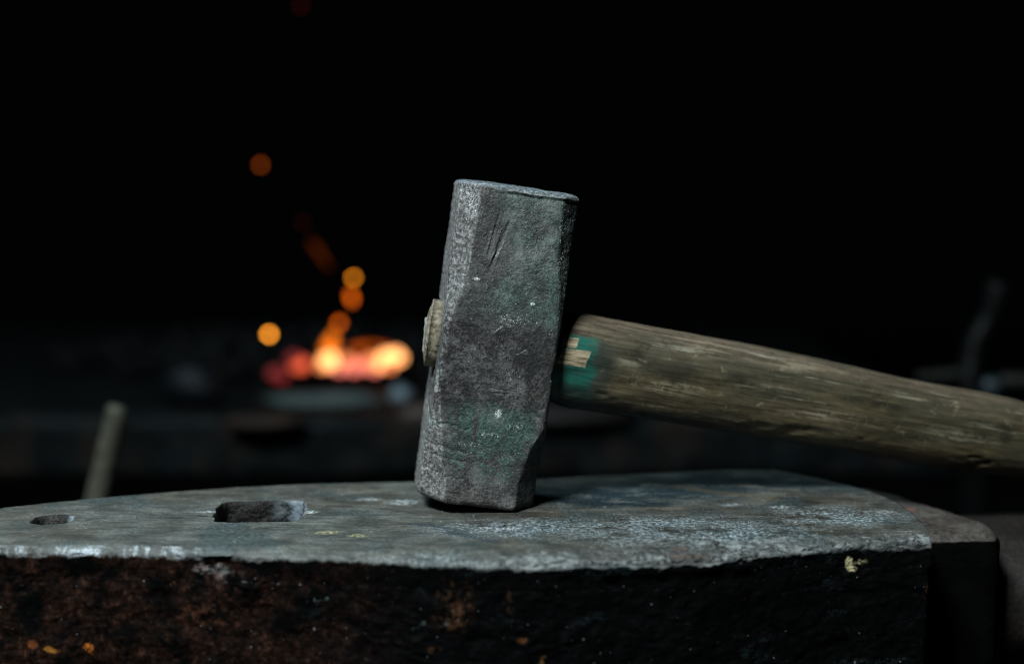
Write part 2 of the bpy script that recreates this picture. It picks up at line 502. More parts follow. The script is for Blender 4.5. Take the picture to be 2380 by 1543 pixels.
def build_handle(mat, parent, inv):
    stations = []
    p0, h0 = handle_frame(1285)
    pm, hm = handle_frame(1345)
    verts = []; NT = 112
    n = 0
    # narrow tenon through the eye, then the shoulder, then the shaft
    ten_c = at_y(1000, 773, 0.006)
    cen, rz, ry = [], [], []
    S = 26
    for i in range(S):
        t = i / (S - 1)
        c = ten_c.lerp(p0, t)
        z = 0.0172 if t < .75 else 0.0172 + (h0 * .93 - 0.0172) * sstep(.75, 1, t)
        cen.append(c); rz.append(z); ry.append(0.0125 if t < .75 else .0125 + .0093 * sstep(.75, 1, t))
    N2 = 330
    for i in range(1, N2):
        px = 1285 + (3090 - 1285) * (i / (N2 - 1))
        c, h = handle_frame(px)
        k = 1.0 - 0.05 * exp(-((px - 1285) / 20) ** 2)
        cen.append(c); rz.append(h * k); ry.append(.0218 * k)
    m = len(cen)
    for i in range(m):
        for j in range(NT):
            a = 2 * pi * j / NT
            e = 0.86
            cy = math.copysign(abs(cos(a)) ** e, cos(a)); cz = math.copysign(abs(sin(a)) ** e, sin(a))
            p = cen[i] + Vector((0, ry[i] * cy, rz[i] * cz))
            q = Vector((p.x * .22, p.y, p.z))
            q = Vector((p.x * .08, p.y, p.z))
            d = .0004 * fbm(q, 60, 3, 4) + .00018 * fbm(q, 300, 4, 6) + .00010 * fbm(Vector((p.x * .04, p.y, p.z)), 700, 2, 2)
            if i < 5: d += .0006 * fbm(p, 300, 3, 1)
            # splintered lower arris
            if p.x > .03 and cz < -.45 and cz > -.85 and cy < 0:
                v = fbm(Vector((p.x * .3, p.y, p.z)), 110, 3, 9)
                d -= .0010 * sstep(.12, .4, v)
            # bruises along the shoulder
            if p.x > .02 and cy < .3:
                v = fbm(Vector((p.x * .25, p.y, p.z)), 75, 3, 15)
                d -= .0004 * sstep(.35, .7, v)
            if i < S: p.x += (p.z - cen[i].z) * math.tan(TILT) * (1 - sstep(.6, 1, i / S))
            nn = Vector((0, cy / ry[i], cz / rz[i])).normalized()
            verts.append(p + nn * d)
    faces = grid_faces(m, NT, wrap_v=True)
    # domed, mushroomed end grain
    base = len(verts)
    for k, (f, off) in enumerate(((1.01, .0000), (1.0, -.0005), (.90, -.0011), (.75, -.0017), (.55, -.0022), (.3, -.0025), (.12, -.0026))):
        for j in range(NT):
            v0 = verts[j]; c = cen[0]
            p = c + (v0 - c) * f
            verts.append(Vector((p.x + off + (.0006 * fbm(p, 420, 3, 2) + .0005 * fbm(p, 150, 2, 5) if k else 0), p.y, p.z)))
    rings = [0] + [base + k * NT for k in range(7)]
    for k in range(len(rings) - 1):
        for j in range(NT):
            a, b = rings[k] + j, rings[k] + (j + 1) % NT
            c, d = rings[k + 1] + (j + 1) % NT, rings[k + 1] + j
            faces.append((a, d, c, b))
    faces.append(tuple(rings[-1] + j for j in range(NT)))
    # the hand end is rounded off
    base = len(verts)
    last = (m - 1) * NT
    for k, (f, off) in enumerate(((.93, .004), (.75, .008), (.4, .0105))):
        for j in range(NT):
            p = cen[-1] + (verts[last + j] - cen[-1]) * f
            verts.append(Vector((p.x + off, p.y, p.z)))
    rings = [last] + [base + k * NT for k in range(3)]
    for k in range(3):
        for j in range(NT):
            a, b = rings[k] + j, rings[k] + (j + 1) % NT
            faces.append((a, b, rings[k + 1] + (j + 1) % NT, rings[k + 1] + j))
    faces.append(tuple(rings[-1] + j for j in reversed(range(NT))))
    o = mesh_obj('handle', [inv @ v for v in verts], faces, mat, parent)
    fix_normals(o)
    return o

def mat_handle(inv):
    s = NM('weathered_handle_wood')
    W = lambda px, py: inv @ (at_y(px, py, handle_y(px) - .018))
    X, Y, Z = s.xyz()[:3]
    ca = inv @ handle_frame(1330)[0]; cb = inv @ handle_frame(2400)[0]
    sl = (cb.z - ca.z) / (cb.x - ca.x)
    Z = s.m('SUBTRACT', Z, s.add(ca.z, s.mul(s.m('SUBTRACT', X, ca.x), sl)))
    cmb = s.n('CombineXYZ'); s.put(cmb.inputs[0], X); s.put(cmb.inputs[1], s.m('SUBTRACT', Y, s.mul(X, (cb.y - ca.y) / (cb.x - ca.x)))); s.put(cmb.inputs[2], Z)
    HC = cmb.outputs[0]
    grain = s.add(s.mul(s.noise(430, 6, .72, .2, vec=s.scaled((.055, 1, 1), HC)), .78), s.mul(s.noise(260, 6, .8, off=131), .22))
    grain2 = s.noise(1000, 3, .6, vec=s.scaled((.03, 1, 1), HC), off=4)
    blot = s.noise(34, 5, .6, .3, vec=s.scaled((.30, 1, 1), HC))
    blot2 = s.noise(120, 5, .7, .2, vec=s.scaled((.10, 1, 1), HC), off=3)
    wv = s.warped(.006, 150); wv2 = s.warped(.0018, 420); wvb = s.warped(.02, 55)
    c = s.ramp(s.add(s.mul(grain, .7), s.mul(blot2, .3)), [(.36, (.012, .009, .004)), (.46, (.046, .034, .017)), (.54, (.092, .070, .038)), (.66, (.19, .150, .092))])
    # pinkish brown along the upper arris, paled to paint in its top highlight
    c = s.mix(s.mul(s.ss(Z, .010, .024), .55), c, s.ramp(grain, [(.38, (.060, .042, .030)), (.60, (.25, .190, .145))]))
    # greenish grey grime and black oil stains
    c = s.mix(s.mul(s.ss(blot, .48, .60), .5), c, (.036, .036, .024))
    c = s.mix(s.mul(s.ss(blot2, .55, .66), .6), c, (.022, .019, .012))
    c = s.mix(s.mul(s.ss(blot2, .42, .34), s.ss(grain2, .5, .6), .7), c, (.30, .28, .21))
    for px, py, r, st in ((1560, 860, .011, (1.8, 3, 1)), (1480, 835, .008, (1.6, 3, .9)), (2040, 925, .012, (2.2, 3, .6)), (2080, 975, .008, (1, 3, 1)), (1715, 880, .008, (1.4, 3, .7)), (2330, 1000, .006, (1, 3, 1.2)), (1400, 850, .007, (.7, 3, 2))):
        c = s.mix(s.mul(s.spot(W(px, py), r, wvb, .8, st), s.ss(s.add(s.mul(grain, .5), s.mul(blot2, .5)), .62, .48), .8), c, (.014, .012, .007))
    hl = s.ss(grain, .47, .56)
    for px, py, r, st in ((1660, 812, .0060, (4, 3, .8)), (1560, 775, .0040, (5, 3, .6)), (1855, 850, .0055, (4, 3, .7)), (2222, 942, .0026, (1, 3, 1.2)), (1460, 840, .0040, (2.5, 3, 1.2)), (2120, 925, .0035, (4, 3, .6)),
                          (1705, 975, .0016, (3.0, 3, .4)), (2375, 960, .0030, (2, 3, 1)), (1900, 960, .0060, (5, 3, .8)), (1395, 826, .0014, (.6, 3, 2.2)), (2230, 1010, .0080, (4, 3, .9)), (1560, 900, .0060, (4, 3, .8)), (1780, 900, .0050, (5, 3, .5))):
        c = s.mix(s.mul(s.spot(W(px, py), r, wv, .8, st), hl, .5), c, (.32, .27, .19))
    for p, q in (((1610, 838), (1690, 862)), ((1465, 868), (1545, 880)), ((1580, 905), (1592, 960)), ((1940, 905), (2060, 925)), ((2150, 990), (2330, 1030)), ((1760, 930), (1990, 962)), ((1440, 905), (1520, 850))):
        c = s.mix(s.mul(s.seg(W(*p), W(*q), .0008, wv), .8), c, (.014, .012, .008))
    for p, q in (((1350, 835), (1395, 842)), ((1500, 915), (1590, 925)), ((1830, 985), (1900, 992)), ((2040, 955), (2120, 975)), ((1640, 945), (1700, 952))):
        c = s.mix(s.mul(s.seg(W(*p), W(*q), .0007, wv), .7), c, (.36, .33, .25))
    sca = s.noise(170, 6, .8, .6, vec=s.scaled((.7, 1, 1), HC), off=141)
    c = s.mix(s.mul(s.ss(sca, .58, .66), .45), c, (.27, .23, .16))
    c = s.mix(s.mul(s.ss(sca, .42, .35), .55), c, (.018, .015, .010))
    # underside blackened: the shade below the handle is put into the colour
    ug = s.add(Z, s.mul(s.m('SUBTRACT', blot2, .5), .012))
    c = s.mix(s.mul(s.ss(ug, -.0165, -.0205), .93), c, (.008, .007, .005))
    # dark tarred stretch next to the head
    xe = W(1382, 840).x; xs = W(1330, 840).x; x0 = W(1402, 840).x
    Xw = s.xyz(wv)[0]
    c = s.mix(s.mul(s.ss(Xw, x0 + .010, xe), s.ss(Z, .017, .010), .7), c, (.018, .030, .027))
    # teal paint ring
    Xw = s.xyz(s.warped(.012, 110))[0]
    teal = s.mul(s.ss(Z, -.021, -.006), s.ss(Xw, xe + .0015, xe - .0025), s.ss(blot2, .66, .56), s.ss(Xw, W(1190, 840).x, W(1225, 840).x), s.ss(Z, .0165, .0135))
    tcol = s.ramp(blot2, [(.38, (.004, .040, .030)), (.6, (.007, .115, .086))])
    c = s.mix(s.mul(teal, .95), c, tcol)
    # two fresh splinter scars showing pale wood
    r1 = W(1324, 794); r2 = W(1332, 829)
    def box(cn, wx, wz, warp=.0006):
        q = s.xyz(s.vm('SUBTRACT', wv2, tuple(cn)))
        qy = s.xyz(s.vm('SUBTRACT', s.co, tuple(cn)))[1]
        return s.mul(s.ss(s.m('ABSOLUTE', s.add(q[0], s.mul(q[2], -.25))), wx, wx - warp), s.ss(s.m('ABSOLUTE', q[2]), wz, wz - warp), s.ss(qy, .012, .006))
    sc_ = s.mx(box(r1, .0042, .0028), box(r2, .0078, .0046))
    raw = s.ramp(s.noise(700, 4, .6, vec=s.scaled((.12, 1, 1))), [(.35, (.12, .085, .05)), (.5, (.32, .25, .165)), (.7, (.46, .37, .26))])
    c = s.mix(sc_, c, raw)
    # end grain outside the eye
    xl = W(1035, 770).x
    eg = s.ss(X, xl, xl - .004)
    end = s.ramp(s.noise(420, 5, .75), [(.33, (.05, .035, .02)), (.5, (.22, .185, .13)), (.7, (.42, .38, .31))])
    c = s.mix(eg, c, end)
    tip = s.ss(X, W(989, 770).x + .0012, W(989, 770).x - .0016)
    c = s.mix(s.mul(tip, .6), c, (.26, .28, .28))
    h = s.add(s.mul(grain, .7), s.mul(grain2, .35), s.mul(blot2, .25), s.mul(eg, s.noise(600, 4, .8)))
    n = s.bump(h, .0008, .8)
    return s.finish(c, s.add(.42, s.mul(grain, .25)), 0, n, .35)

hammer = empty('sledgehammer', hc)
hammer.rotation_euler = HROT.to_euler()
bpy.context.view_layer.update()
hinv = (Matrix.Translation(hc) @ hammer.rotation_euler.to_matrix().to_4x4()).inverted()
tag(hammer, 'heavy worn steel sledgehammer with wooden handle standing on its head on the anvil', 'sledgehammer')
head = build_head(None, hammer)
# rest the lowest point of the head on the anvil face
mw = Matrix.Translation(hc) @ hammer.rotation_euler.to_matrix().to_4x4()
lowest = min((mw @ v.co).z for v in head.data.vertices)
print('HEAD lowest z before resting', round(lowest, 4))
hammer.location.z -= lowest + 0.0004
hc = Vector(hammer.location)
HM = Matrix.Translation(hc) @ HROT; HMI = HM.inverted(); hinv = HMI
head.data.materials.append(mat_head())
handle = build_handle(mat_handle(hinv), hammer, hinv)

# thin sliver wedge driven into the end grain
def blade(name, mat, parent, inv, a, b, thick, depth, n=16):
    vs = []
    for i in range(n + 1):
        t = i / n
        p = a.lerp(b, t)
        w = .0005 * fbm(p, 300, 2, 3)
        for dx, dy in ((0, -thick), (-depth - w, -thick), (-depth - w, thick), (0, thick)):
            vs.append(inv @ Vector((p.x + dx, p.y + dy + w, p.z)))
    fs = grid_faces(n + 1, 4, wrap_v=True)
    fs += [(0, 1, 2, 3), tuple(reversed(range(n * 4, n * 4 + 4)))]
    o = mesh_obj(name, vs, fs, mat, parent); fix_normals(o); return o

def mat_wedge():
    s = NM('grey_wedge_wood')
    f = s.noise(500, 4, .7)
    return s.finish(s.ramp(f, [(.3, (.13, .14, .14)), (.7, (.36, .38, .38))]), .7, 0, s.bump(f, .0006, .8))
wa = at_y(999, 738, .004); wb = at_y(992, 816, .004)
wedge = blade('wedge', mat_wedge(), hammer, hinv, wa, wb, .0030, .0022)

# ================================================================== ANVIL
front_pts = [(-420, 1262), (0, 1267), (250, 1270), (440, 1273), (700, 1279), (900, 1284), (1050, 1290), (1200, 1292), (1400, 1286), (1600, 1277), (1750, 1266), (1900, 1254), (2050, 1245), (2165, 1243)]
back_pts = [(-420, 1222), (0, 1179), (200, 1158), (500, 1133), (800, 1120), (960, 1117), (1250, 1110), (1500, 1097), (1700, 1090), (1780, 1090)]
FW = sorted((at_z(a, b).x, at_z(a, b).y) for a, b in front_pts)
BW = sorted((at_z(a, b).x, at_z(a, b).y) for a, b in back_pts)
xF0, xF1 = FW[0][0], FW[-1][0]
xB0, xB1 = -0.44, at_z(1790, 1091).x

def plan(u, v):
    """u along the anvil (0 heel .. 1 step end), v across (0 front edge .. 1 back edge)"""
    xf = xF0 + (xF1 - xF0) * u
    xb = xB0 + (xB1 - xB0) * u
    F = Vector((xf, sinterp(FW, xf), 0)); B = Vector((xb, sinterp(BW, xb), 0))
    p = F.lerp(B, v)
    w = sstep(.80, 1.0, u)
    p.x += w * 0.017 * 4 * v * (1 - v) * (1.0 + .9 * v)
    return p

def wear(x):
    """how far the front edge is beaten down (m)"""
    return sinterp([(-.5, .0012), (-.17, .0016), (-.13, .0022), (-.05, .0028), (.0, .0034), (.05, .0046), (.10, .0050), (.13, .0040), (.17, .0024), (.21, .0015)], x)

FACE_T = 0.0125
def anvil_point(u, s):
    """s: signed run from the front edge in metres: >0 across the top, <0 down the front side"""
    pass

def edge_noise(p):
    return fbm(p, 45, 4, 2.2)

def anvil_front_column(u, rows):
    """rows: list of ('t', v) on the top, or ('f', depth) down the front face"""
    out = []
    F = plan(u, 0); B = plan(u, 1)
    wid = (B - F).length
    x = F.x
    w = wear(x)
    for kind, t in rows:
        if kind == 't':
            p = plan(u, t)
            s_ = t * wid
            # worn-down lip with broken flakes
            rr = w * 2.2 + .0015
            z = -w * exp(-(s_ / rr) ** 2) * .95
            p.z = z
            q = Vector((p.x, p.y, 0))
            near = exp(-(s_ / .010) ** 2)
            ch = fbm(Vector((p.x * 1.0, p.y * 2.2, 0)), 85, 4, 7.0)
            fl = sstep(.05, .16, ch) * sstep(.45, 1.0, w / .006) * near
            ex = Vector((p.x, 0, 0)); p.y += (.0017 * fbm(ex, 70, 4, 21) + .0010 * fbm(ex, 22, 2, 31)) * exp(-(s_ / .004) ** 2)
            hx_ = p.x - at_z(480, 1280).x
            hj = hx_ + .004 * noise.noise(Vector((p.x * 130, s_ * 150, 2))); gN = sstep(-.0055, -.0035, hj) * (1 - sstep(.001, .011, hj))
            p.z -= .0008 * gN * exp(-(s_ / .0022) ** 2)
            p.z -= .0009 * exp(-(s_ / .0011) ** 2)
            st_ = noise.cell(Vector((p.x * 160 + 3 * noise.noise(Vector((p.x * 60, s_ * 200, 1))), s_ * 260, 4)))
            p.z -= .0022 * sstep(.35, .9, st_) * near * sstep(.35, 1, w / .006) * exp(-(s_ / .006) ** 2)
            p.z -= .0030 * near * sstep(.3, 1, w / .006) * sstep(.0, .35, fbm(Vector((p.x, s_ * 2.5, 3)), 48, 4, 41)) * exp(-(s_ / .008) ** 2)
            p.z -= fl * .0034 + near * .0006 * fbm(q, 240, 3, 1)
            p.z += .00050 * fbm(q, 16, 2, 5) + .00010 * fbm(q, 120, 3, 9) + .00004 * fbm(q, 500, 3, 4)
            # shallow dish and pits
            p.z -= .00022 * max(0, fbm(q, 170, 2, 12) - .42) * 3
            # rear arris rounding
            e = (1 - t) * wid
            if e < .0022: p.z -= .0022 * (1 - sqrt(max(0, 1 - (1 - e / .0022) ** 2)))
            if t == 0: pass
            out.append(p)
        else:
            p = plan(u, 0)
            dz = t
            nz = Vector((p.x, 0, -dz))
            hj = p.x - at_z(480, 1280).x + .004 * noise.noise(Vector((p.x * 130, 0, 2))); gN = sstep(-.0055, -.0035, hj) * (1 - sstep(.001, .011, hj))
            p.z = -w * .95 - .0009 - dz - .0008 * gN * exp(-dz / .004)
            lip = -.0006 * sstep(0, .0015, dz)
            over = sstep(.5, 1.0, w / .006)
            # mushroomed, torn lip
            tear = fbm(nz, 95, 4, 3.3)
            e0 = sstep(-.0004, .0022, dz)
            p.y += -.0024 * e0 * over * exp(-((dz - .003) / .0032) ** 2) * (1 + 1.2 * tear) + lip
            p.y += .0020 * sstep(.0, .010, dz) * over
            p.y += .0013 * fbm(nz, 32, 3, 6) * sstep(0, .01, dz) + e0 * (.0008 * fbm(nz, 110, 4, 1) + .0004 * fbm(nz, 380, 4, 8))
            ex = Vector((p.x, 0, 0)); p.y += (.0017 * fbm(ex, 70, 4, 21) + .0010 * fbm(ex, 22, 2, 31)) * exp(-dz / .005)
            # the big spall left of the middle
            hx = p.x - at_z(480, 1280).x
            g = exp(-((hx - .004) / .010) ** 2) * exp(-((dz - .003) / .006) ** 2)
            p.y += e0 * .0035 * g * (1 + .5 * fbm(nz, 150, 3, 2))
            if abs(hx - .012) < .03:
                lum = exp(-((hx - .018) / .012) ** 2) * exp(-((dz - .013) / .004) ** 2)
                p.y -= .0024 * lum * (1 + tear)
            out.append(p)
    return out

def build_face(mat_top, parent):
    NU = 640
    rows = [('f', FACE_T * (1 - i / 22) ) for i in range(22)]
    nt = 150
    for i in range(nt + 1):
        t = i / nt
        rows.append(('t', t ** 1.75 if t < .6 else None))
    rows = [r for r in rows if r[1] is not None]
    t0 = .6 ** 1.75
    rows = [r for r in rows]
    last = rows[-1][1]
    m = 42
    for i in range(1, m + 1):
        q = i / m
        rows.append(('t', last + (1 - last) * (q + .25 * q * (1 - q))))
    verts = []; n = None
    for i in range(NU):
        u = i / (NU - 1)
        colv = anvil_front_column(u, rows)
        # front rounding: pull the first top points back a little so that the arris is soft
        n = len(colv) + 3
        B = colv[-1].copy()
        back = [Vector((B.x + .0006, B.y + .0012, B.z - .004)), Vector((B.x + .0008, B.y + .0014, -FACE_T)), Vector((colv[0].x, colv[0].y + .02, -FACE_T))]
        verts += colv + back
    faces = grid_faces(NU, n, wrap_v=True)
    faces.append(tuple(range(n)))
    # bulged end wall, built as a strip so that it follows the curve of the end
    L = (NU - 1) * n
    nf = 22; ti = list(range(L + nf, L + n - 3))
    di = []
    for t_ in ti:
        v = verts[t_]; di.append(len(verts)); verts.append(Vector((v.x, v.y, -FACE_T)))
    for a in range(len(ti) - 1):
        faces.append((ti[a], ti[a + 1], di[a + 1], di[a]))
    faces.append(tuple([L + q for q in range(nf)] + [ti[0], di[0]]))
    faces.append((ti[-1], L + n - 3, L + n - 2, di[-1]))
    faces.append(tuple([L] + di + [L + n - 2, L + n - 1]))
    o = mesh_obj('face', verts, faces, mat_top, parent)
    fix_normals(o)
    return o

def cutter(kind, c, r, rot, mat):
    """rough-walled plug used to cut a hole"""
    vs = []; NT, NR = 96, 26
    for i in range(NR):
        z = .006 - .070 * i / (NR - 1)
        for j in range(NT):
            a = 2 * pi * j / NT
            ca, sa = abs(cos(a)) + 1e-6, abs(sin(a)) + 1e-6
            if kind == 'sq': rad = ((ca / r) ** 6 + (sa / r) ** 6) ** (-1 / 6)
            else: rad = r * (1 + .05 * noise.noise(Vector((ca * 3 * cos(a), sa * 2, 7))) + .10 * exp(-((z - .0) / .0018) ** 2))
            q = Vector((cos(a) * r, sin(a) * r, z))
            rad += .0018 * fbm(q, 90, 4, 3.0) + .0010 * exp(-((z + .001) / .002) ** 2) * fbm(q, 260, 3, 1) + (.0012 * exp(-((z + .000) / .0016) ** 2) if z <= .003 else .0)
            p = Matrix.Rotation(rot, 3, 'Z') @ Vector((cos(a) * rad, sin(a) * rad, 0))
            vs.append(Vector((c.x + p.x, c.y + p.y, z)))
    fs = grid_faces(NR, NT, wrap_v=True)
    fs += [tuple(range(NT)), tuple(reversed(range((NR - 1) * NT, NR * NT)))]
    o = mesh_obj('cut', vs, fs, mat); fix_normals(o); return o

def apply_cut(o, cutters):
    for c in cutters:
        md = o.modifiers.new('cut', 'BOOLEAN'); md.object = c; md.operation = 'DIFFERENCE'; md.solver = 'EXACT'; md.material_mode = 'TRANSFER'
    dg = bpy.context.evaluated_depsgraph_get()
    me = bpy.data.meshes.new_from_object(o.evaluated_get(dg))
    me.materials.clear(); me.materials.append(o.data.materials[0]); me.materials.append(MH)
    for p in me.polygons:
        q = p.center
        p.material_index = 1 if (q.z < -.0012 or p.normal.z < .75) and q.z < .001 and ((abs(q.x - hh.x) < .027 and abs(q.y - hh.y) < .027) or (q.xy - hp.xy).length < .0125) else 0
    o.modifiers.clear(); old = o.data; o.data = me; me.name = old.name

def mat_face():
    s = NM('worn_anvil_steel')
    X, Y, Z = s.xyz()[:3]
    wvb = s.warped(.03, 30); wv = s.warped(.008, 120); wv2 = s.warped(.0016, 700)
    big = s.noise(14, 5, .6, .4, vec=s.scaled((.7, 1, 1)))
    mid = s.noise(70, 6, .65, .3, vec=s.scaled((.7, 1, 1)), off=3)
    strk = s.noise(160, 5, .7, .5, vec=s.scaled((.22, 1, 1)), off=1)
    fine = s.noise(420, 5, .75, off=5)
    grit = s.noise(1400, 3, .7, off=7)
    c = s.ramp(s.add(s.mul(mid, .5), s.mul(fine, .25), s.mul(strk, .25)), [(.38, (.042, .039, .034)), (.49, (.096, .091, .081)), (.60, (.165, .158, .144))])
    # brown tarnish and cooler bare patches
    c = s.mix(s.mul(s.ss(big, .46, .60), .6), c, s.ramp(mid, [(.4, (.050, .038, .028)), (.6, (.125, .100, .078))]))
    lng = s.noise(700, 3, .6, vec=s.scaled((.04, 1, 1)), off=61)
    lng2 = s.noise(500, 3, .6, vec=s.vm('MULTIPLY', s.vm('ADD', s.co, s.vm('SCALE', (0.0, 1.0, 0.0), s.mul(X, .6))), (.05, 1, 1)), off=71)
    c = s.mix(s.mul(s.ss(lng, .58, .68), .45), c, (.26, .265, .26))
    c = s.mix(s.mul(s.ss(lng2, .60, .68), .5), c, (.040, .042, .042))
    c = s.mix(s.mul(s.ss(s.noise(26, 4, .6, off=9), .50, .62), .65), c, s.ramp(fine, [(.4, (.024, .036, .038)), (.6, (.085, .108, .112))]))
    # dusty pale zone in front of and right of the hammer
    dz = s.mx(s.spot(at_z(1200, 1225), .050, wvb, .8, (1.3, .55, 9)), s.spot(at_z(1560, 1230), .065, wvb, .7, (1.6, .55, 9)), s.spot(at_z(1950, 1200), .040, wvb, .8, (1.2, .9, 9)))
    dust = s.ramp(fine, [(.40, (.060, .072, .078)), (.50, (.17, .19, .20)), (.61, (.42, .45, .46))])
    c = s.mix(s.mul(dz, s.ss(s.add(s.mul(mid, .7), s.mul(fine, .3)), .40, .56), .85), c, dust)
    # blue-black scorched oil behind the dust
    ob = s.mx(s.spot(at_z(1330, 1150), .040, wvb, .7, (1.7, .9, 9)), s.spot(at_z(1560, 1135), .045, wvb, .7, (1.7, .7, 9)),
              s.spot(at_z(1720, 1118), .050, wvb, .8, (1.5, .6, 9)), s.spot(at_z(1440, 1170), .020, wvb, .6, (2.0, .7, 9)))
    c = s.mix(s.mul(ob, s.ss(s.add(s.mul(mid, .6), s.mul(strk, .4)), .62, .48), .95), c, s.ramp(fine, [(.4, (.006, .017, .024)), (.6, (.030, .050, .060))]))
    c = s.mix(s.mul(s.seg(at_z(1560, 1128), at_z(1800, 1160), .006, wv), .4), c, (.15, .10, .055))
    c = s.mix(1.0, c, (.86, .91, .93), 'MULTIPLY')
    # smudges
    sm = s.mx(s.seg(at_z(1050, 1238), at_z(1150, 1258), .0045, wv), s.seg(at_z(960, 1215), at_z(1080, 1232), .003, wv))
    c = s.mix(s.mul(sm, .75), c, (.035, .05, .062))
    for px, py, r, st, cl in ((1160, 1228, .010, (1.6, .7, 9), (.45, .46, .50)), (762, 1237, .008, (1.2, .6, 9), (.42, .37, .22)), (835, 1245, .006, (1.5, .6, 9), (.38, .34, .20)), (935, 1166, .010, (1.3, .9, 9), (.35, .37, .39)),
                              (860, 1160, .006, (1.6, .9, 9), (.34, .37, .38)), (478, 1188, .005, (1.8, .7, 9), (.38, .40, .41)), (720, 1190, .004, (1.2, 1.6, 9), (.50, .53, .55)), (995, 1250, .004, (2.2, .8, 9), (.10, .055, .03)), (1560, 1180, .006, (3, .6, 9), (.19, .13, .09)),
                              (1810, 1178, .006, (1.2, .7, 9), (.42, .45, .47)), (1700, 1172, .006, (1.6, .6, 9), (.36, .40, .44)), (2060, 1190, .007, (1.2, .9, 9), (.35, .37, .38))):
        c = s.mix(s.mul(s.spot(at_z(px, py), r, wv, .8, st), s.ss(fine, .42, .56), .8), c, cl)
    # dark pits, bright grit
    c = s.mix(s.mul(s.ss(s.voro(150, vec=wv2), .14, .07), s.ss(mid, .50, .60)), c, (.03, .035, .04))
    c = s.mix(s.mul(s.ss(s.voro(430, vec=wv2), .20, .10), s.ss(mid, .44, .56), s.add(.35, s.mul(dz, .6))), c, (.55, .60, .66))
    c = s.mix(s.mul(s.ss(s.voro(330, vec=s.vm('ADD', wv2, (.3, .1, 0))), .17, .09), s.add(.25, s.mul(dz, .55))), c, (.025, .04, .06))
    # hairline crack at the square hole
    ck = s.seg(at_z(461, 1197), at_z(508, 1202), .0008, wv2)
    c = s.mix(ck, c, (.01, .01, .01))
    c = s.contrast(c, 1.25, 1.75)
    # side of the plate: black scale and rust under the lip
    nz = s.normal_z()[2]
    ds = s.add(Z, s.mul(s.m('SUBTRACT', s.noise(75, 5, .7, off=2, vec=s.scaled((1, .3, 1))), .5), .009))
    side = s.mul(s.ss(s.add(ds, s.mul(s.ss(X, -.06, .02), .0014)), -.0036, -.0056), s.ss(nz, .75, .45))
    rust = side_colour(s)
    # bright broken metal on the arris at the heel, duller to the right
    pt = s.ss(s.point(), .51, .60)
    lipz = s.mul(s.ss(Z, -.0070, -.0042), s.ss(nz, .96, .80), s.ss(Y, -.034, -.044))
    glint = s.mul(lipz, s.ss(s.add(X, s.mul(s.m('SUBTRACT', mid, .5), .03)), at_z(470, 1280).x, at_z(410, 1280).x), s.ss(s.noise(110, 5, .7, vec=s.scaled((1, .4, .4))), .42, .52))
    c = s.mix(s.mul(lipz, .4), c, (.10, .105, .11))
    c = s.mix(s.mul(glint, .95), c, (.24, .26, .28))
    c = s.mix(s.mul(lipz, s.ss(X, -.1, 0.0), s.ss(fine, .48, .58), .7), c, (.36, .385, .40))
    c = s.mix(s.mul(lipz, s.spot(at_z(1610, 1285), .018, wv, .6, (1, 3, 3)), s.ss(mid, .45, .55)), c, (.14, .075, .05))
    dn = s.mul(s.spot(at_z(490, 1283), .0105, wv, .5, (1, .8, 1.2)), s.ss(nz, .995, .96))  # dark of the notch's hollow, painted in as colour
    c = s.mix(s.mul(dn, .95), c, (.016, .020, .022))
    lz = s.mul(s.ss(nz, .985, .93), s.ss(Y, -.034, -.044), s.ss(X, -.05, .02))
    fc1 = s.noise(70, 4, .55, .8, vec=s.scaled((.55, 1, 1.6)), off=101)
    fc2 = s.noise(190, 4, .6, .6, vec=s.scaled((.6, 1, 1.5)), off=111)
    crk = s.mul(s.ss(s.m('ABSOLUTE', s.add(fc1, -.5)), .022, .004), lz, s.ss(fc2, .44, .52))
    c = s.mix(s.mul(lz, .65), c, s.ramp(s.add(s.mul(fc1, .5), s.mul(fc2, .5)), [(.42, (.022, .024, .024)), (.50, (.10, .105, .105)), (.58, (.27, .285, .29))]))
    c = s.mix(s.mul(crk, .9), c, (.008, .009, .010))
    c = s.mix(side, c, rust)
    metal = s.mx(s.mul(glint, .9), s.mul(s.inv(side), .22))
    rough = s.m('SUBTRACT', s.add(.47, s.mul(fine, .25)), s.mul(glint, .12))
    rough = s.add(rough, s.mul(side, .3))
    h = s.add(s.mul(mid, .7), s.mul(fine, .45), s.mul(grit, .2), s.mul(strk, .3))
    h = s.m('SUBTRACT', h, s.mul(crk, 1.2))
    h = s.add(h, s.mul(lz, s.add(fc1, s.mul(fc2, .6)), 2.5))
    n1 = s.bump(h, .0010, .8)
    hs = s.mul(side, s.add(s.noise(110, 6, .7), s.mul(fine, .5)))
    n2 = s.bump(hs, .0016, .8, n1)
    return s.finish(c, rough, metal, n2, s.m('SUBTRACT', .45, s.mul(side, .405)))

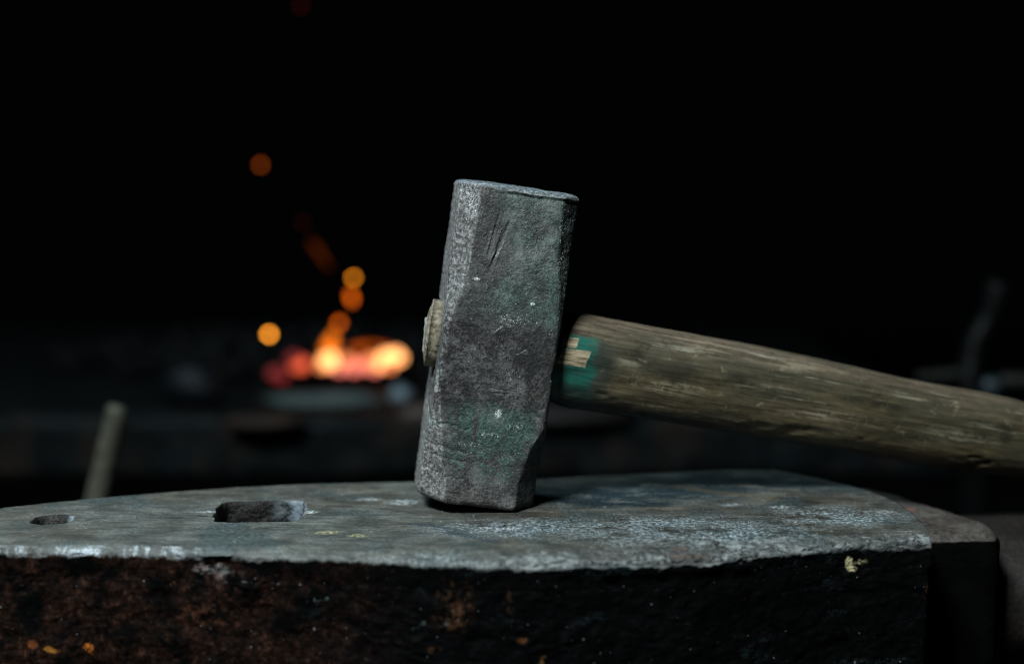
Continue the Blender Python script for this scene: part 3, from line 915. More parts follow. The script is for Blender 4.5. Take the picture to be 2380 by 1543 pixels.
def side_colour(s):
    """black forge scale with rust blooming towards the heel"""
    X, Y, Z = s.xyz()[:3]
    def V(px, py):
        y = -.07
        for _ in range(4):
            y = sinterp(FW, at_y(px, py, y).x) + .001
        return at_y(px, py, y)
    wv = s.warped(.012, 90); wv2 = s.warped(.003, 400); wvb = s.warped(.03, 40)
    a = s.noise(45, 6, .7, .4, off=11); b = s.noise(230, 6, .75, off=13); d = s.noise(700, 4, .7, off=3)
    k = s.ramp(s.add(s.mul(a, .5), s.mul(b, .5)), [(.40, (.0004, .0005, .0006)), (.56, (.0014, .0015, .0017)), (.70, (.006, .006, .006))])
    heel = s.ss(X, -.035, -.13)
    r1 = s.ramp(s.add(s.mul(b, .6), s.mul(d, .4)), [(.40, (.0025, .0015, .0012)), (.53, (.016, .0072, .005)), (.66, (.065, .027, .015))])
    c = s.mix(s.mul(heel, s.ss(a, .40, .58), .95), k, r1)
    br = s.mul(heel, s.ss(b, .54, .66), s.ss(a, .48, .6), .8)
    c = s.mix(br, c, (.058, .026, .017))
    for px, py, r, st, cl, am in ((205, 1505, .0042, (1.1, 4, 1.0), (.45, .12, .016), .9), (77, 1496, .0028, (1.1, 4, 1), (.20, .06, .018), .8), (122, 1502, .0026, (2.2, 4, .5), (.30, .12, .02), .9), (400, 1354, .0026, (1.3, 4, .8), (.10, .05, .03), .8),
                             (1062, 1408, .012, (1.0, 4, 1.5), (.065, .028, .013), .75), (1045, 1440, .008, (1.6, 4, .6), (.05, .024, .012), .6), (1215, 1490, .003, (1, 4, 1), (.10, .042, .015), .8), (1012, 1505, .003, (1.6, 4, .8), (.05, .024, .012), .7),
                             (1262, 1533, .0028, (.8, 4, 1.3), (.13, .060, .02), .8), (2152, 1362, .003, (.5, 4, 2.0), (.08, .032, .015), .9), (1180, 1390, .004, (.5, 4, 2), (.035, .018, .010), .7),
                             (500, 1365, .012, (1.2, 4, .7), (.06, .028, .02), .8), (480, 1425, .012, (1.5, 4, .6), (.07, .028, .016), .8), (520, 1330, .006, (2, 4, .6), (.16, .13, .13), .9), (470, 1322, .004, (1.2, 4, .8), (.20, .15, .15), .8)):
        c = s.mix(s.mul(s.spot(V(px, py), r, wv, .6, st), s.ss(b, .44, .54) if r < .0045 else s.ss(s.add(s.mul(b, .6), s.mul(a, .4)), .47, .60), am), c, cl)
    for p, q, w, cl in (((700, 1395), (785, 1388), .0014, (.17, .24, .26)), ((690, 1412), (740, 1400), .0008, (.10, .16, .18)), ((950, 1465), (985, 1440), .0015, (.07, .11, .11)), ((850, 1530), (920, 1548), .0012, (.10, .12, .12)),
                        ((18, 1372), (60, 1350), .0009, (.06, .05, .05)), ((60, 1350), (120, 1325), .0007, (.06, .05, .05)), ((1035, 1452), (1046, 1438), .0022, (.10, .12, .12)), ((820, 1330), (795, 1318), .0016, (.10, .14, .14))):
        c = s.mix(s.mul(s.seg(V(*p), V(*q), w, wv2), s.ss(b, .42, .54), .9), c, cl)
    # a cream splash high on the step end
    sp = s.mx(s.mul(s.spot(V(1973, 1308), .0034, wv, .4, (.8, 4, 1.2)), s.ss(d, .36, .46)), s.mul(s.seg(V(1980, 1306), V(2010, 1302), .0018, wv2), s.ss(d, .44, .52)))
    c = s.mix(sp, c, (.72, .62, .36))
    cs = s.mul(s.ss(s.noise(60, 5, .7, .5, vec=s.scaled((.5, 1, 1.4)), off=121), .56, .64), s.ss(d, .42, .56), s.ss(X, -.12, -.05))
    c = s.mix(s.mul(cs, .5), c, (.016, .026, .030))
    # pinprick scale glitter
    g = s.mul(s.ss(s.voro(190, vec=wv2), .075, .04), s.ss(a, .42, .52))
    c = s.mix(s.mul(g, .8), c, (.25, .28, .29))
    return c

def mat_body():
    s = NM('black_scaled_iron')
    c = side_colour(s)
    a = s.noise(60, 6, .7, .3, off=6); b = s.noise(260, 5, .75, off=2); d = s.noise(900, 3, .7)
    X = s.xyz()[0]
    h = s.add(s.mul(a, 1.0), s.mul(b, .5), s.mul(d, .15))
    n = s.bump(h, .0016, .8)
    return s.finish(c, s.add(.50, s.mul(b, .35)), 0.0, n, .045)

anvil = empty('anvil', (0, 0, 0))
tag(anvil, 'big old black iron anvil with chipped steel face, round and square holes, under the hammer', 'anvil')
MF = mat_face()
MB_ = mat_body()
face = build_face(MF, anvil)

# holes
hp = at_z(124, 1207); hh = at_z(606, 1187)
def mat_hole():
    s = NM('shaded_hole_wall')
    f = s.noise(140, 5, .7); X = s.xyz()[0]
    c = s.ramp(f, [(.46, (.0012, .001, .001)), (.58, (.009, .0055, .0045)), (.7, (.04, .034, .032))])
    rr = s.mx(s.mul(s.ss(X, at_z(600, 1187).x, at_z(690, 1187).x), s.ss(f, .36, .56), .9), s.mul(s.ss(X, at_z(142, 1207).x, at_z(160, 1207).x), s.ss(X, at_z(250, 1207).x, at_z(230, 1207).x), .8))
    c = s.mix(rr, c, s.ramp(f, [(.3, (.08, .11, .14)), (.7, (.30, .35, .40))]))  # shaded left and lit right of the holes are put into the wall colour
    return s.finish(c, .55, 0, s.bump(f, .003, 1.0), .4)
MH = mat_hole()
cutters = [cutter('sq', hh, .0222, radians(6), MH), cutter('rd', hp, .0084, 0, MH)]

# body under the face plate
def build_body(mat, parent):
    NU = 420
    rows = [FACE_T + (.115 - FACE_T) * (i / 150) for i in range(151)]
    verts = []
    for i in range(NU):
        u = i / (NU - 1)
        base = anvil_front_column(u, [('f', d) for d in rows])
        for p, d in zip(base, rows):
            if d == rows[0]: p.z += .0004
            p.x -= .0012 * sstep(.985, 1, u)
        B = plan(u, 1)
        pts = base
        zl = base[-1].z
        under = Vector((base[-1].x * .75, base[-1].y + .035, zl - .03))
        ub = Vector((B.x * .75, B.y - .03, zl - .03))
        bk = [Vector((B.x - .001, B.y - .001, zl)), Vector((B.x - .001, B.y - .001, -.06)), Vector((B.x - .001, B.y - .001, -FACE_T - .0015))]
        col = pts + [under, ub] + bk
        n = len(col)
        verts += col
    faces = grid_faces(NU, n, wrap_v=True)
    faces.append(tuple(range(n))); faces.append(tuple(reversed(range((NU - 1) * n, NU * n))))
    o = mesh_obj('body', verts, faces, mat, parent)
    fix_normals(o)
    return o
body = build_body(MB_, anvil)
apply_cut(face, cutters)
apply_cut(body, cutters)
for c in cutters:
    bpy.data.objects.remove(c, do_unlink=True)

def loft_z(name, layers, mat, parent, rough=.0008, nt=160, ex=5.0):
    """layers: (z, cx, cy, half x, half y)"""
    vs = []
    for (z, cx, cy, hx, hy) in layers:
        for j in range(nt):
            a = 2 * pi * j / nt
            ca, sa = abs(cos(a)) + 1e-6, abs(sin(a)) + 1e-6
            r = ((ca / hx) ** ex + (sa / hy) ** ex) ** (-1 / ex)
            p = Vector((cx + r * cos(a), cy + r * sin(a), z))
            d = rough * fbm(p, 45, 4, 3)
            vs.append(p + Vector((cos(a), sin(a), 0)) * d)
    n = len(layers)
    fs = grid_faces(n, nt, wrap_v=True)
    fs += [tuple(range(nt)), tuple(reversed(range((n - 1) * nt, n * nt)))]
    o = mesh_obj(name, vs, fs, mat, parent); fix_normals(o); return o

# waist and foot of the anvil
loft_z('waist', [(-.135, -.06, .0, .20, .060), (-.17, -.06, .0, .13, .050), (-.24, -.06, .0, .11, .048), (-.29, -.06, .0, .13, .058)], MB_, anvil)
loft_z('foot', [(-.2895, -.06, .0, .15, .075), (-.31, -.06, .0, .20, .10), (-.35, -.06, .0, .215, .11), (-.37, -.06, .0, .215, .11)], MB_, anvil)

# the lower step (table) beyond the face, seen past its end
def build_step(mat, parent):
    zt = -.012
    outline = [at_z(2312, 1240, zt), at_z(2318, 1228, zt), at_z(2300, 1212, zt), at_z(2230, 1188, zt), at_z(2160, 1168, zt), at_z(2090, 1143, zt), at_z(2020, 1128, zt), at_z(1940, 1122, zt)]
    inner_x = .150
    y0 = outline[0].y
    K = 90
    def oy(t):
        k = t * (len(outline) - 1); i = min(int(k), len(outline) - 2)
        return outline[i].lerp(outline[i + 1], k - i)
    edge = [Vector((inner_x + (outline[0].x - .004 - inner_x) * i / 60, y0 + .0007 * noise.noise(Vector((i * .2, 0, 0))), 0)) for i in range(60)]
    edge += [oy(i / (K - 1)) for i in range(K)]
    edge.append(Vector((inner_x, outline[-1].y, 0)))
    edge = [Vector((p.x, p.y, 0)) for p in edge]
    cen = Vector((.195, .045, 0))
    vs = []; fs = []
    prof = []
    for i in range(30): prof.append((1 - (i / 30) ** 1.6, None))
    n = len(edge)
    NR = 34
    for i in range(NR):                       # top, centre outwards
        f = (i / (NR - 1)) ** .6
        for e in edge:
            p = cen.lerp(e, f)
            dd = (1 - f) * (e - cen).length
            z = zt - .0035 * exp(-dd / .0035)
            z += .0005 * fbm(p, 60, 3, 2) + .0002 * fbm(p, 250, 3, 2)
            z -= .05 * max(0, p.y - .075) ** 1.0 * .25
            vs.append(Vector((p.x, p.y, z)))
    ND = 40
    for i in range(1, ND + 1):
        d = .10 * (i / ND) ** 1.3
        for e in edge:
            nn = (e - cen).normalized()
            p = e + nn * (.0014 * (1 - exp(-d / .002)))
            q = Vector((p.x, p.y, -d))
            p = p + nn * (.0009 * fbm(q, 60, 4, 4))
            vs.append(Vector((p.x, p.y, zt - .0035 - d)))
    nr = NR + ND
    fs = [f for f in grid_faces(nr, n, wrap_v=True) if f[0] >= 0]
    fs.append(tuple(range((nr - 1) * n, nr * n)))
    o = mesh_obj('step', vs, fs, mat, parent)
    bm = bmesh.new(); bm.from_mesh(o.data)
    bmesh.ops.remove_doubles(bm, verts=bm.verts[:], dist=1e-6)
    bmesh.ops.recalc_face_normals(bm, faces=bm.faces[:])
    bm.to_mesh(o.data); bm.free()
    return o

def mat_step():
    s = NM('dull_step_iron')
    mid = s.noise(60, 5, .65); fine = s.noise(350, 5, .7); Z = s.xyz()[2]; nz = s.normal_z()[2]
    X = s.xyz()[0]
    c = s.ramp(s.add(s.mul(mid, .5), s.mul(fine, .5)), [(.38, (.024, .019, .017)), (.50, (.070, .058, .052)), (.64, (.15, .132, .122))])
    wv = s.warped(.006, 150)
    c = s.mix(s.mul(s.spot(at_z(2115, 1183, -.012), .0045, wv, .5, (1, 1, 9)), .6), c, (.28, .10, .08))
    side = s.ss(nz, .7, .35)
    k = s.ramp(mid, [(.4, (.0004, .0004, .0004)), (.6, (.0014, .0014, .0014))])
    c = s.mix(side, c, k)
    return s.finish(c, s.add(.6, s.mul(side, .3)), 0, s.bump(s.add(mid, fine), .0012, .8), s.m('SUBTRACT', .4, s.mul(side, .35)))
step = build_step(mat_step(), anvil)

def build_horn(mat, parent):
    vs = []; NT = 90; NX = 90
    for i in range(NX):
        t = i / (NX - 1)
        x = .180 + .36 * t
        r = .052 * (1 - t ** 1.7) ** .75 + .002
        cz = -.024 - r * 0.86 + .020 * t ** 1.4
        for j in range(NT):
            a = 2 * pi * j / NT
            p = Vector((x, .062 + r * .98 * cos(a), cz + r * .86 * sin(a)))
            p += Vector((0, cos(a), sin(a))) * (.0007 * fbm(p, 50, 3, 2) + .0002 * fbm(p, 300, 3, 3))
            vs.append(p)
    fs = grid_faces(NX, NT, wrap_v=True)
    fs += [tuple(range(NT)), tuple(reversed(range((NX - 1) * NT, NX * NT)))]
    o = mesh_obj('horn', vs, fs, mat, parent); fix_normals(o); return o
def mat_horn():
    s = NM('brown_horn_iron')
    mid = s.noise(50, 5, .7); fine = s.noise(300, 5, .7)
    c = s.ramp(s.add(s.mul(mid, .6), s.mul(fine, .4)), [(.38, (.004, .003, .002)), (.52, (.014, .010, .008)), (.66, (.032, .025, .019))])
    return s.finish(c, .6, .1, s.bump(s.add(mid, fine), .0012, .8), .4)
horn = build_horn(mat_horn(), anvil)

# loose scale and a chip in front of the hammer
def mat_scale():
    s = NM('blue_mill_scale')
    f = s.noise(600, 3, .6)
    oi = s.n('ObjectInfo')
    return s.finish(s.ramp(f, [(.3, (.10, .13, .15)), (.7, (.38, .42, .45))]), .35, .5, s.bump(f, .0004, .6))
MS = mat_scale()
def flake(c, r, th, rotz, tilt, vs, fs):
    n = 7; b = len(vs)
    M = Matrix.Rotation(rotz, 3, 'Z') @ Matrix.Rotation(tilt, 3, 'X')
    rr = [r * rnd.uniform(.55, 1.15) for _ in range(n)]
    for k in (0, 1):
        for j in range(n):
            a = 2 * pi * j / n
            p = M @ Vector((rr[j] * cos(a), rr[j] * .7 * sin(a), th * k))
            vs.append(c + p)
    fs.append(tuple(b + j for j in reversed(range(n)))); fs.append(tuple(b + n + j for j in range(n)))
    for j in range(n):
        fs.append((b + j, b + (j + 1) % n, b + n + (j + 1) % n, b + n + j))
vs, fs = [], []
from mathutils.bvhtree import BVHTree
bvh = BVHTree.FromPolygons([v.co for v in face.data.vertices], [tuple(p.vertices) for p in face.data.polygons])
def top_z(x, y):
    h = bvh.ray_cast(Vector((x, y, .02)), Vector((0, 0, -1)))
    return h[0].z if h[0] else None
for i in range(1500):
    zone = rnd.random()
    if zone < .45: px, py = rnd.gauss(1220, 130), rnd.gauss(1226, 14)
    elif zone < .85: px, py = rnd.gauss(1620, 170), rnd.gauss(1222, 18)
    else: px, py = rnd.uniform(150, 2050), rnd.uniform(1150, 1262)
    if not (0 < px < 2130) or py > 1262 or py < 1130: continue
    p = at_z(px, py)
    z = top_z(p.x, p.y)
    if z is None or z < -.003: continue
    r = min(.0016, .00022 * math.exp(rnd.gauss(.15, .55)))
    flake(Vector((p.x, p.y, z + .00008)), r, r * rnd.uniform(.2, .7), rnd.uniform(0, 6.3), rnd.uniform(-.25, .25), vs, fs)
o = mesh_obj('scale_dust', vs, fs, MS, None, smooth=False)
tag(o, 'loose grey blue forge scale grit scattered over the anvil face', 'grit', kind='stuff')
vs, fs = [], []
pc = at_z(1158, 1222); pc.z = top_z(pc.x, pc.y) + .0004
flake(pc, .0046, .0009, .3, radians(9), vs, fs)
o = mesh_obj('metal_flake', vs, fs, MS, None, smooth=False)
tag(o, 'small curled blue grey metal flake lying on the anvil just before the hammer', 'metal flake')

# ================================================================== FORGE BEHIND
FZ = -0.080
FY = at_z(600, 976, FZ).y
forge = empty('forge', (0, FY, FZ))
tag(forge, 'dark blurred forge hearth with an iron ledge holding the coal fire behind the anvil', 'forge')
finv = Matrix.Translation((0, -FY, -FZ))

def slab(name, x0, x1, y0, y1, z0, z1, mat, parent, inv, bump=.004, nx=120, ny=24, nz=10):
    """rough-cast box with an uneven surface"""
    bm = bmesh.new()
    def P(x, y, z):
        q = Vector((x, y, z))
        q += Vector((.2, .5, .8)) * bump * fbm(q, 14, 4, 4) + Vector((.5, .4, .2)) * bump * .5 * fbm(q, 60, 3, 9)
        return inv @ q
    def sheet(f, a, b):
        g = [[bm.verts.new(f(i / a, j / b)) for j in range(b + 1)] for i in range(a + 1)]
        for i in range(a):
            for j in range(b):
                bm.faces.new((g[i][j], g[i + 1][j], g[i + 1][j + 1], g[i][j + 1]))
    L = lambda p, q, t: p + (q - p) * t
    sheet(lambda s, t: P(L(x0, x1, s), L(y0, y1, t), z1), nx, ny)
    sheet(lambda s, t: P(L(x0, x1, s), L(y0, y1, t), z0), nx, ny)
    sheet(lambda s, t: P(L(x0, x1, s), y0, L(z0, z1, t)), nx, nz)
    sheet(lambda s, t: P(L(x0, x1, s), y1, L(z0, z1, t)), nx, nz)
    sheet(lambda s, t: P(x0, L(y0, y1, s), L(z0, z1, t)), ny, nz)
    sheet(lambda s, t: P(x1, L(y0, y1, s), L(z0, z1, t)), ny, nz)
    bmesh.ops.remove_doubles(bm, verts=bm.verts[:], dist=1e-5)
    bmesh.ops.recalc_face_normals(bm, faces=bm.faces[:])
    me = bpy.data.meshes.new(name); bm.to_mesh(me); bm.free()
    me.polygons.foreach_set('use_smooth', [True] * len(me.polygons))
    me.materials.append(mat)
    o = bpy.data.objects.new(name, me); COL.objects.link(o); o.parent = parent
    return o

def mat_forge(name, dark, warm, k):
    s = NM(name)
    a = s.noise(9, 5, .65, .4); b = s.noise(34, 5, .7, off=4)
    c = s.ramp(b, [(.4, tuple(v * .4 for v in dark)), (.65, tuple(v * 1.6 for v in dark))])
    c = s.mix(s.mul(s.ss(a, .50, .64), k), c, warm)
    return s.finish(c, .6, 0, s.bump(b, .01, .7), .08)
M_led = mat_forge('ledge_iron', (.003, .005, .006), (.015, .010, .008), .8)
M_top = mat_forge('hearth_iron', (.001, .0018, .0022), (.003, .0028, .0025), .6)
zb = at_y(600, 1105, FY).z
slab('ledge', -1.3, .50, FY, FY + .045, zb, FZ, M_led, forge, finv, .006, 150, 5, 8)
slab('hearth', -1.25, .47, FY + .047, FY + .95, FZ - .06, FZ - .012, M_top, forge, finv, .010, 120, 60, 4)
# low firepot rim around the coals
def ring_wall(name, c, r0, r1, h, mat, parent, inv):
    vs = []; NT = 80
    for rr, zz in ((r0, 0), (r0, h), (r0 + .012, h + .006), (r1, h), (r1, -.004)):
        for j in range(NT):
            a = 2 * pi * j / NT
            q = Vector((c.x + rr * cos(a) * 1.35, c.y + rr * sin(a), c.z + zz))
            vs.append(inv @ (q + Vector((0, 0, .006 * noise.noise(q * 12)))))
    fs = grid_faces(5, NT, wrap_v=True)
    o = mesh_obj(name, vs, fs, mat, parent); fix_normals(o); return o
FIREY = at_z(800, 885, FZ).y + .02
fc = at_y(800, 888, FIREY); fc.z = FZ - .004
def lump(c, r, vs, fs, seed, sq=(1, 1, .8), sub=1):
    bm = bmesh.new(); bmesh.ops.create_icosphere(bm, subdivisions=sub + 1, radius=r)
    b = len(vs)
    for v in bm.verts:
        q = v.co * (1 + .35 * noise.noise(v.co * (1.6 / r) + Vector((seed, seed * 2, 0))))
        vs.append(Vector((c.x + q.x * sq[0], c.y + q.y * sq[1], c.z + q.z * sq[2])))
    for f in bm.faces: fs.append(tuple(b + v.index for v in f.verts))
    bm.free()
def mat_coal():
    s = NM('dead_coal')
    f = s.noise(60, 4, .7)
    return s.finish(s.ramp(f, [(.35, (.0008, .0008, .001)), (.7, (.003, .0035, .004))]), .45, 0, s.bump(f, .006, 1), .1)
vs, fs = [], []
for i in range(420):
    a = rnd.uniform(0, 2 * pi); rr = .30 * sqrt(rnd.random())
    x = fc.x - .03 + rr * 1.4 * cos(a); y = fc.y + .27 + rr * .75 * sin(a)
    hgt = .030 * (1 - (rr / .30) ** 2)
    lump(Vector((x, y, FZ - .005 + hgt * rnd.random())), rnd.uniform(.010, .022), vs, fs, i * .37, sub=0)
o = mesh_obj('coal_heap', vs, fs, mat_coal(), None, smooth=False)
tag(o, 'heap of black unlit coal spread on the forge hearth round the fire', 'coal', kind='stuff')

def mat_glow(name, colr, strength):
    s = NM(name)
    f = s.noise(70, 3, .6)
    e = s.mix(s.ss(f, .35, .65), tuple(v * .5 for v in colr[:3]), colr)
    return s.finish((.02, .015, .012), .8, 0, None, .2, e, strength)

def peb(name, px, py, y, r, mat, seed, sq=(1, 1, .8), sub=1):
    vs, fs = [], []
    c = at_y(px, py, y)
    lump(Vector((0, 0, 0)), r, vs, fs, seed, sq, sub)
    o = mesh_obj(name, vs, fs, mat); o.location = c
    return o
G = {
    'white': mat_glow('coal_glow_white', (1.0, .40, .13), 4.4),
    'peach': mat_glow('coal_glow_peach', (1.0, .27, .085), 1.8),
    'pink': mat_glow('coal_glow_pink', (1.0, .22, .16), 1.8),
    'red': mat_glow('coal_glow_red', (1.0, .13, .05), 1.5),
    'dim': mat_glow('coal_glow_dim', (1.0, .08, .09), .28),
}
coals = [
    (765, 838, .0140, 'white', 'brightest round coal at the near-hammer side of the small flame column'),
    (752, 848, .0100, 'peach', 'peach glowing coal under the foot of the flame column'),
    (806, 836, .0100, 'peach', 'orange coal between the two brightest coals of the fire'),
    (825, 852, .0120, 'pink', 'pink glowing coal low in the middle of the fire'),
    (848, 846, .0110, 'pink', 'pinkish coal beside the broad bright coal cluster'),
    (862, 838, .0105, 'peach', 'peach coal joining the pink middle to the bright cluster'),
    (882, 842, .0120, 'white', 'pale orange coal in the middle of the bright cluster nearest the hammer'),
    (900, 832, .0140, 'white', 'large pale yellow coal at the top of the bright cluster'),
    (918, 828, .0130, 'white', 'outermost pale yellow coal closest to the hammer head'),
    (905, 848, .0100, 'peach', 'small peach coal under the large pale yellow one'),
    (697, 848, .0130, 'red', 'red orange coal standing apart beside the main fire'),
    (683, 832, .0100, 'dim', 'dull red coal behind the separate red orange one'),
    (640, 866, .0110, 'dim', 'dark crimson coal farthest from the hammer on the hearth'),
    (655, 876, .0090, 'dim', 'small dark crimson coal in front of the farthest one'),
    (790, 856, .0090, 'pink', 'small pink coal under the orange one'),
    (870, 858, .0080, 'pink', 'small pink coal at the lower rim of the fire'),
]
for i, (px, py, r, g, lab) in enumerate(coals):
    o = peb('glowing_coal', px, py, FIREY + rnd.uniform(-.01, .02), r * .80, G[g], i * 1.7, (1.1, 1, .85))
    tag(o, lab, 'coal', 'glowing coals of the forge fire')

def mat_spark(name, colr, k):
    s = NM(name)
    return s.finish((0.01, .005, .002), .9, 0, None, 0, colr, k)
sparks = [
    (606, 383, (.07, .012, .0008), 'dim orange spark floating high above the forge fire'),
    (822, 645, (.34, .10, .005), 'amber spark straight above the flame column'),
    (626, 777, (.80, .26, .02), 'bright orange spark beside the fire on the side away from the hammer'),
    (700, 14, (.006, .0005, .0002), 'faintest red spark at the very top of the picture'),
]
for i, (px, py, cl, lab) in enumerate(sparks):
    r = .0030
    o = peb('spark', px, py, FIREY - .05, r, mat_spark('spark_glow', cl, 15.0), i, (1, 1, 1), 1)
    tag(o, lab, 'spark', 'sparks above the forge')

# flame tongues: thin licks of glowing gas
def mat_flame(name, colr, k, dens):
    s = NM(name)
    lw = s.n('LayerWeight'); lw.inputs['Blend'].default_value = .35
    fac = s.m('POWER', s.inv(lw.outputs['Facing']), 1.5)
    f = s.noise(26, 3, .6, vec=s.scaled((1, 1, .4)))
    em = s.n('Emission'); s.put(em.inputs['Color'], (colr[0], colr[1], colr[2], 1)); s.put(em.inputs['Strength'], s.mul(fac, s.ss(f, .2, .7), k))
    tr = s.n('BsdfTransparent')
    ad = s.n('AddShader')
    s.t.links.new(em.outputs[0], ad.inputs[0]); s.t.links.new(tr.outputs[0], ad.inputs[1])
    s.t.links.new(ad.outputs[0], s.out.inputs['Surface'])
    return s.mat
def flame(path, mat, label, y):
    """path: (px, py, radius px)"""
    vs = []; NT = 20; N = 26
    P = [(at_y(a, b, y), r * (y + DY) / FPX) for a, b, r in path]
    c0 = P[0][0].copy()
    for i in range(N):
        t = i / (N - 1) * (len(P) - 1); k = min(int(t), len(P) - 2); f = t - k; f = f * f * (3 - 2 * f)
        c = P[k][0].lerp(P[k + 1][0], t - k); r = P[k][1] * (1 - f) + P[k + 1][1] * f
        for j in range(NT):
            a = 2 * pi * j / NT
            q = c - c0 + Vector((r * cos(a), r * .8 * sin(a), 0))
            vs.append(q + Vector((1, .5, 0)) * r * .3 * noise.noise(q * 40))
    fs = grid_faces(N, NT, wrap_v=True) + [tuple(range(NT)), tuple(reversed(range((N - 1) * NT, N * NT)))]
    o = mesh_obj('flame', vs, fs, mat); fix_normals(o); o.location = c0
    tag(o, label, 'flame', 'flames of the forge fire')
fo = mat_flame('flame_orange', (1.0, .20, .008), 1.5, .5)
fd = mat_flame('flame_deep', (1.0, .15, .004), .60, .5)
fk = mat_flame('flame_small', (1.0, .16, .006), 2.2, .5)
fr = mat_flame('flame_red', (1.0, .17, .01), .15, .5)
flame([(764, 828, 8), (766, 806, 19), (771, 788, 15), (776, 770, 4)], fo, 'brightest orange flame rising from the round bright coal', FIREY)
flame([(835, 822, 8), (832, 808, 24), (850, 800, 22), (872, 806, 8)], fd, 'low broad flame licking behind the pink coals', FIREY + .02)
flame([(895, 815, 8), (885, 805, 22), (870, 798, 6)], fd, 'short flame over the broad bright coal cluster', FIREY + .02)
flame([(787, 760, 2), (787, 753, 8), (789, 746, 7), (790, 741, 2)], fk, 'detached amber lick just above the flame column', FIREY - .02)
flame([(819, 706, 2), (818, 694, 8), (815, 682, 7), (816, 676, 2)], fk, 'small amber lick hanging below the amber spark', FIREY - .02)
flame([(766, 622, 2), (748, 596, 6), (732, 572, 9), (722, 556, 3)], fr, 'long thin reddish lick drifting up and away', FIREY)
flame([(708, 526, 2), (704, 518, 8), (699, 508, 2)], mat_flame('flame_faint', (1.0, .12, .01), .045, .5), 'topmost faint reddish wisp of flame', FIREY)

# odds and ends on the hearth
def mat_simple(name, a, b, rough=.5, metal=0, sc_=80):
    s = NM(name); f = s.noise(sc_, 4, .65)
    return s.finish(s.ramp(f, [(.35, a), (.7, b)]), rough, metal, s.bump(f, .003, .7), .12)
M_iron = mat_simple('scrap_iron', (.02, .028, .034), (.09, .11, .13), .35, .5)
M_clink = mat_simple('pinkish_clinker', (.03, .022, .02), (.09, .07, .06), .7)
def scrap(name, px, py, z, r, sq, mat, label, cat, seed):
    c = at_z(px, py, z); vs, fs = [], []
    lump(Vector((0, 0, 0)), r, vs, fs, seed, sq, 1)
    o = mesh_obj(name, vs, fs, mat); o.location = c; tag(o, label, cat); return o
scrap('metal_offcut', 932, 920, FZ + .005, .014, (1.0, 1, .9), mat_simple('bright_offcut', (.07, .09, .11), (.14, .18, .21), .4, .3), 'blue grey metal offcut on the forge between fire and hammer', 'metal offcut', 2)
scrap('clinker_lump', 975, 962, FZ + .004, .016, (1.5, 1, .6), M_clink, 'dusty brown clinker lump on the forge ledge close behind the hammer', 'clinker', 5)
scrap('clinker_lump', 615, 980, FZ + .002, .018, (2.4, 1, .35), mat_simple('rusty_clinker', (.010, .006, .005), (.026, .017, .013), .7), 'flat rusty brown clinker on the ledge under the fire', 'clinker', 8)
scrap('iron_scrap', 760, 932, FZ + .004, .022, (3.2, 1, .45), mat_simple('grey_scrap', (.02, .03, .032), (.06, .08, .08)), 'long dull grey iron scrap lying before the fire', 'iron scrap', 11)
scrap('iron_scrap', 450, 895, FZ + .010, .026, (1.3, 1, .9), M_iron_d := mat_simple('dark_scrap', (.002, .003, .0045), (.007, .010, .013)), 'dark bluish iron scrap on the hearth far from the hammer', 'iron scrap', 14)
scrap('clinker_lump', 1325, 965, FZ + .004, .030, (2.4, 1, .5), M_clink_d := mat_simple('dim_clinker', (.004, .0038, .004), (.012, .010, .010)), 'dusty grey clinker showing between handle and anvil', 'clinker', 17)

# tool handle leaning behind the anvil on the heel side
def rod(name, pts, mat, parent=None, nt=32, ns=40, org=None, flat=1.0):
    vs = []
    org = org or Vector((0, 0, 0))
    for i in range(ns):
        t = i / (ns - 1) * (len(pts) - 1); k = min(int(t), len(pts) - 2); f = t - k
        c = pts[k][0].lerp(pts[k + 1][0], f); r = pts[k][1] + (pts[k + 1][1] - pts[k][1]) * f
        d = (pts[k + 1][0] - pts[k][0]).normalized()
        ux = d.cross(Vector((0, 1, 0))); ux.normalize(); uy = d.cross(ux)
        for j in range(nt):
            a = 2 * pi * j / nt
            q = c + ux * r * cos(a) + uy * r * flat * sin(a)
            q += (ux * cos(a) + uy * sin(a)) * .03 * r * noise.noise(q * 60)
            vs.append(q - org)
    fs = grid_faces(ns, nt, wrap_v=True) + [tuple(range(nt)), tuple(reversed(range((ns - 1) * nt, ns * nt)))]
    o = mesh_obj(name, vs, fs, mat, parent); fix_normals(o); o.location = org if not parent else (0, 0, 0)
    return o
ty = .32
pk = lambda px, py: at_y(px, py, ty)
hw = 24 * (ty + DY) / FPX
M_ash = mat_simple('pale_ash_wood', (.035, .035, .027), (.085, .085, .065), .6, 0, 60)
tl = empty('leaning_tool', pk(200, 1320)); tl.location.z = -.40
tag(tl, 'blurred pale wooden tool shaft leaning upright behind the heel of the anvil', 'tool')
orgv = Vector(tl.location)
pts = [(pk(274, 944), hw * .72), (pk(272, 950), hw), (pk(262, 1000), hw * 1.02), (pk(245, 1070), hw * 1.08), (pk(228, 1150), hw * 1.15), (pk(205, 1260), hw * 1.2), (pk(165, 1450), hw * 1.2), (pk(120, 1700), hw * 1.2)]
pts = [(p - orgv, r) for p, r in pts]
rod('shaft', pts, M_ash, tl)
e = pts[-1][0]
vs, fs = [], []
bm = bmesh.new(); bmesh.ops.create_cube(bm, size=1)
for v in bm.verts: v.co = Vector((v.co.x * .10, v.co.y * .035, v.co.z * .04)) + e
bmesh.ops.bevel(bm, geom=bm.edges[:], offset=.006, segments=3, affect='EDGES')
me = bpy.data.meshes.new('tool_head'); bm.to_mesh(me); bm.free(); me.materials.append(M_iron)
o = bpy.data.objects.new('tool_head', me); COL.objects.link(o); o.parent = tl

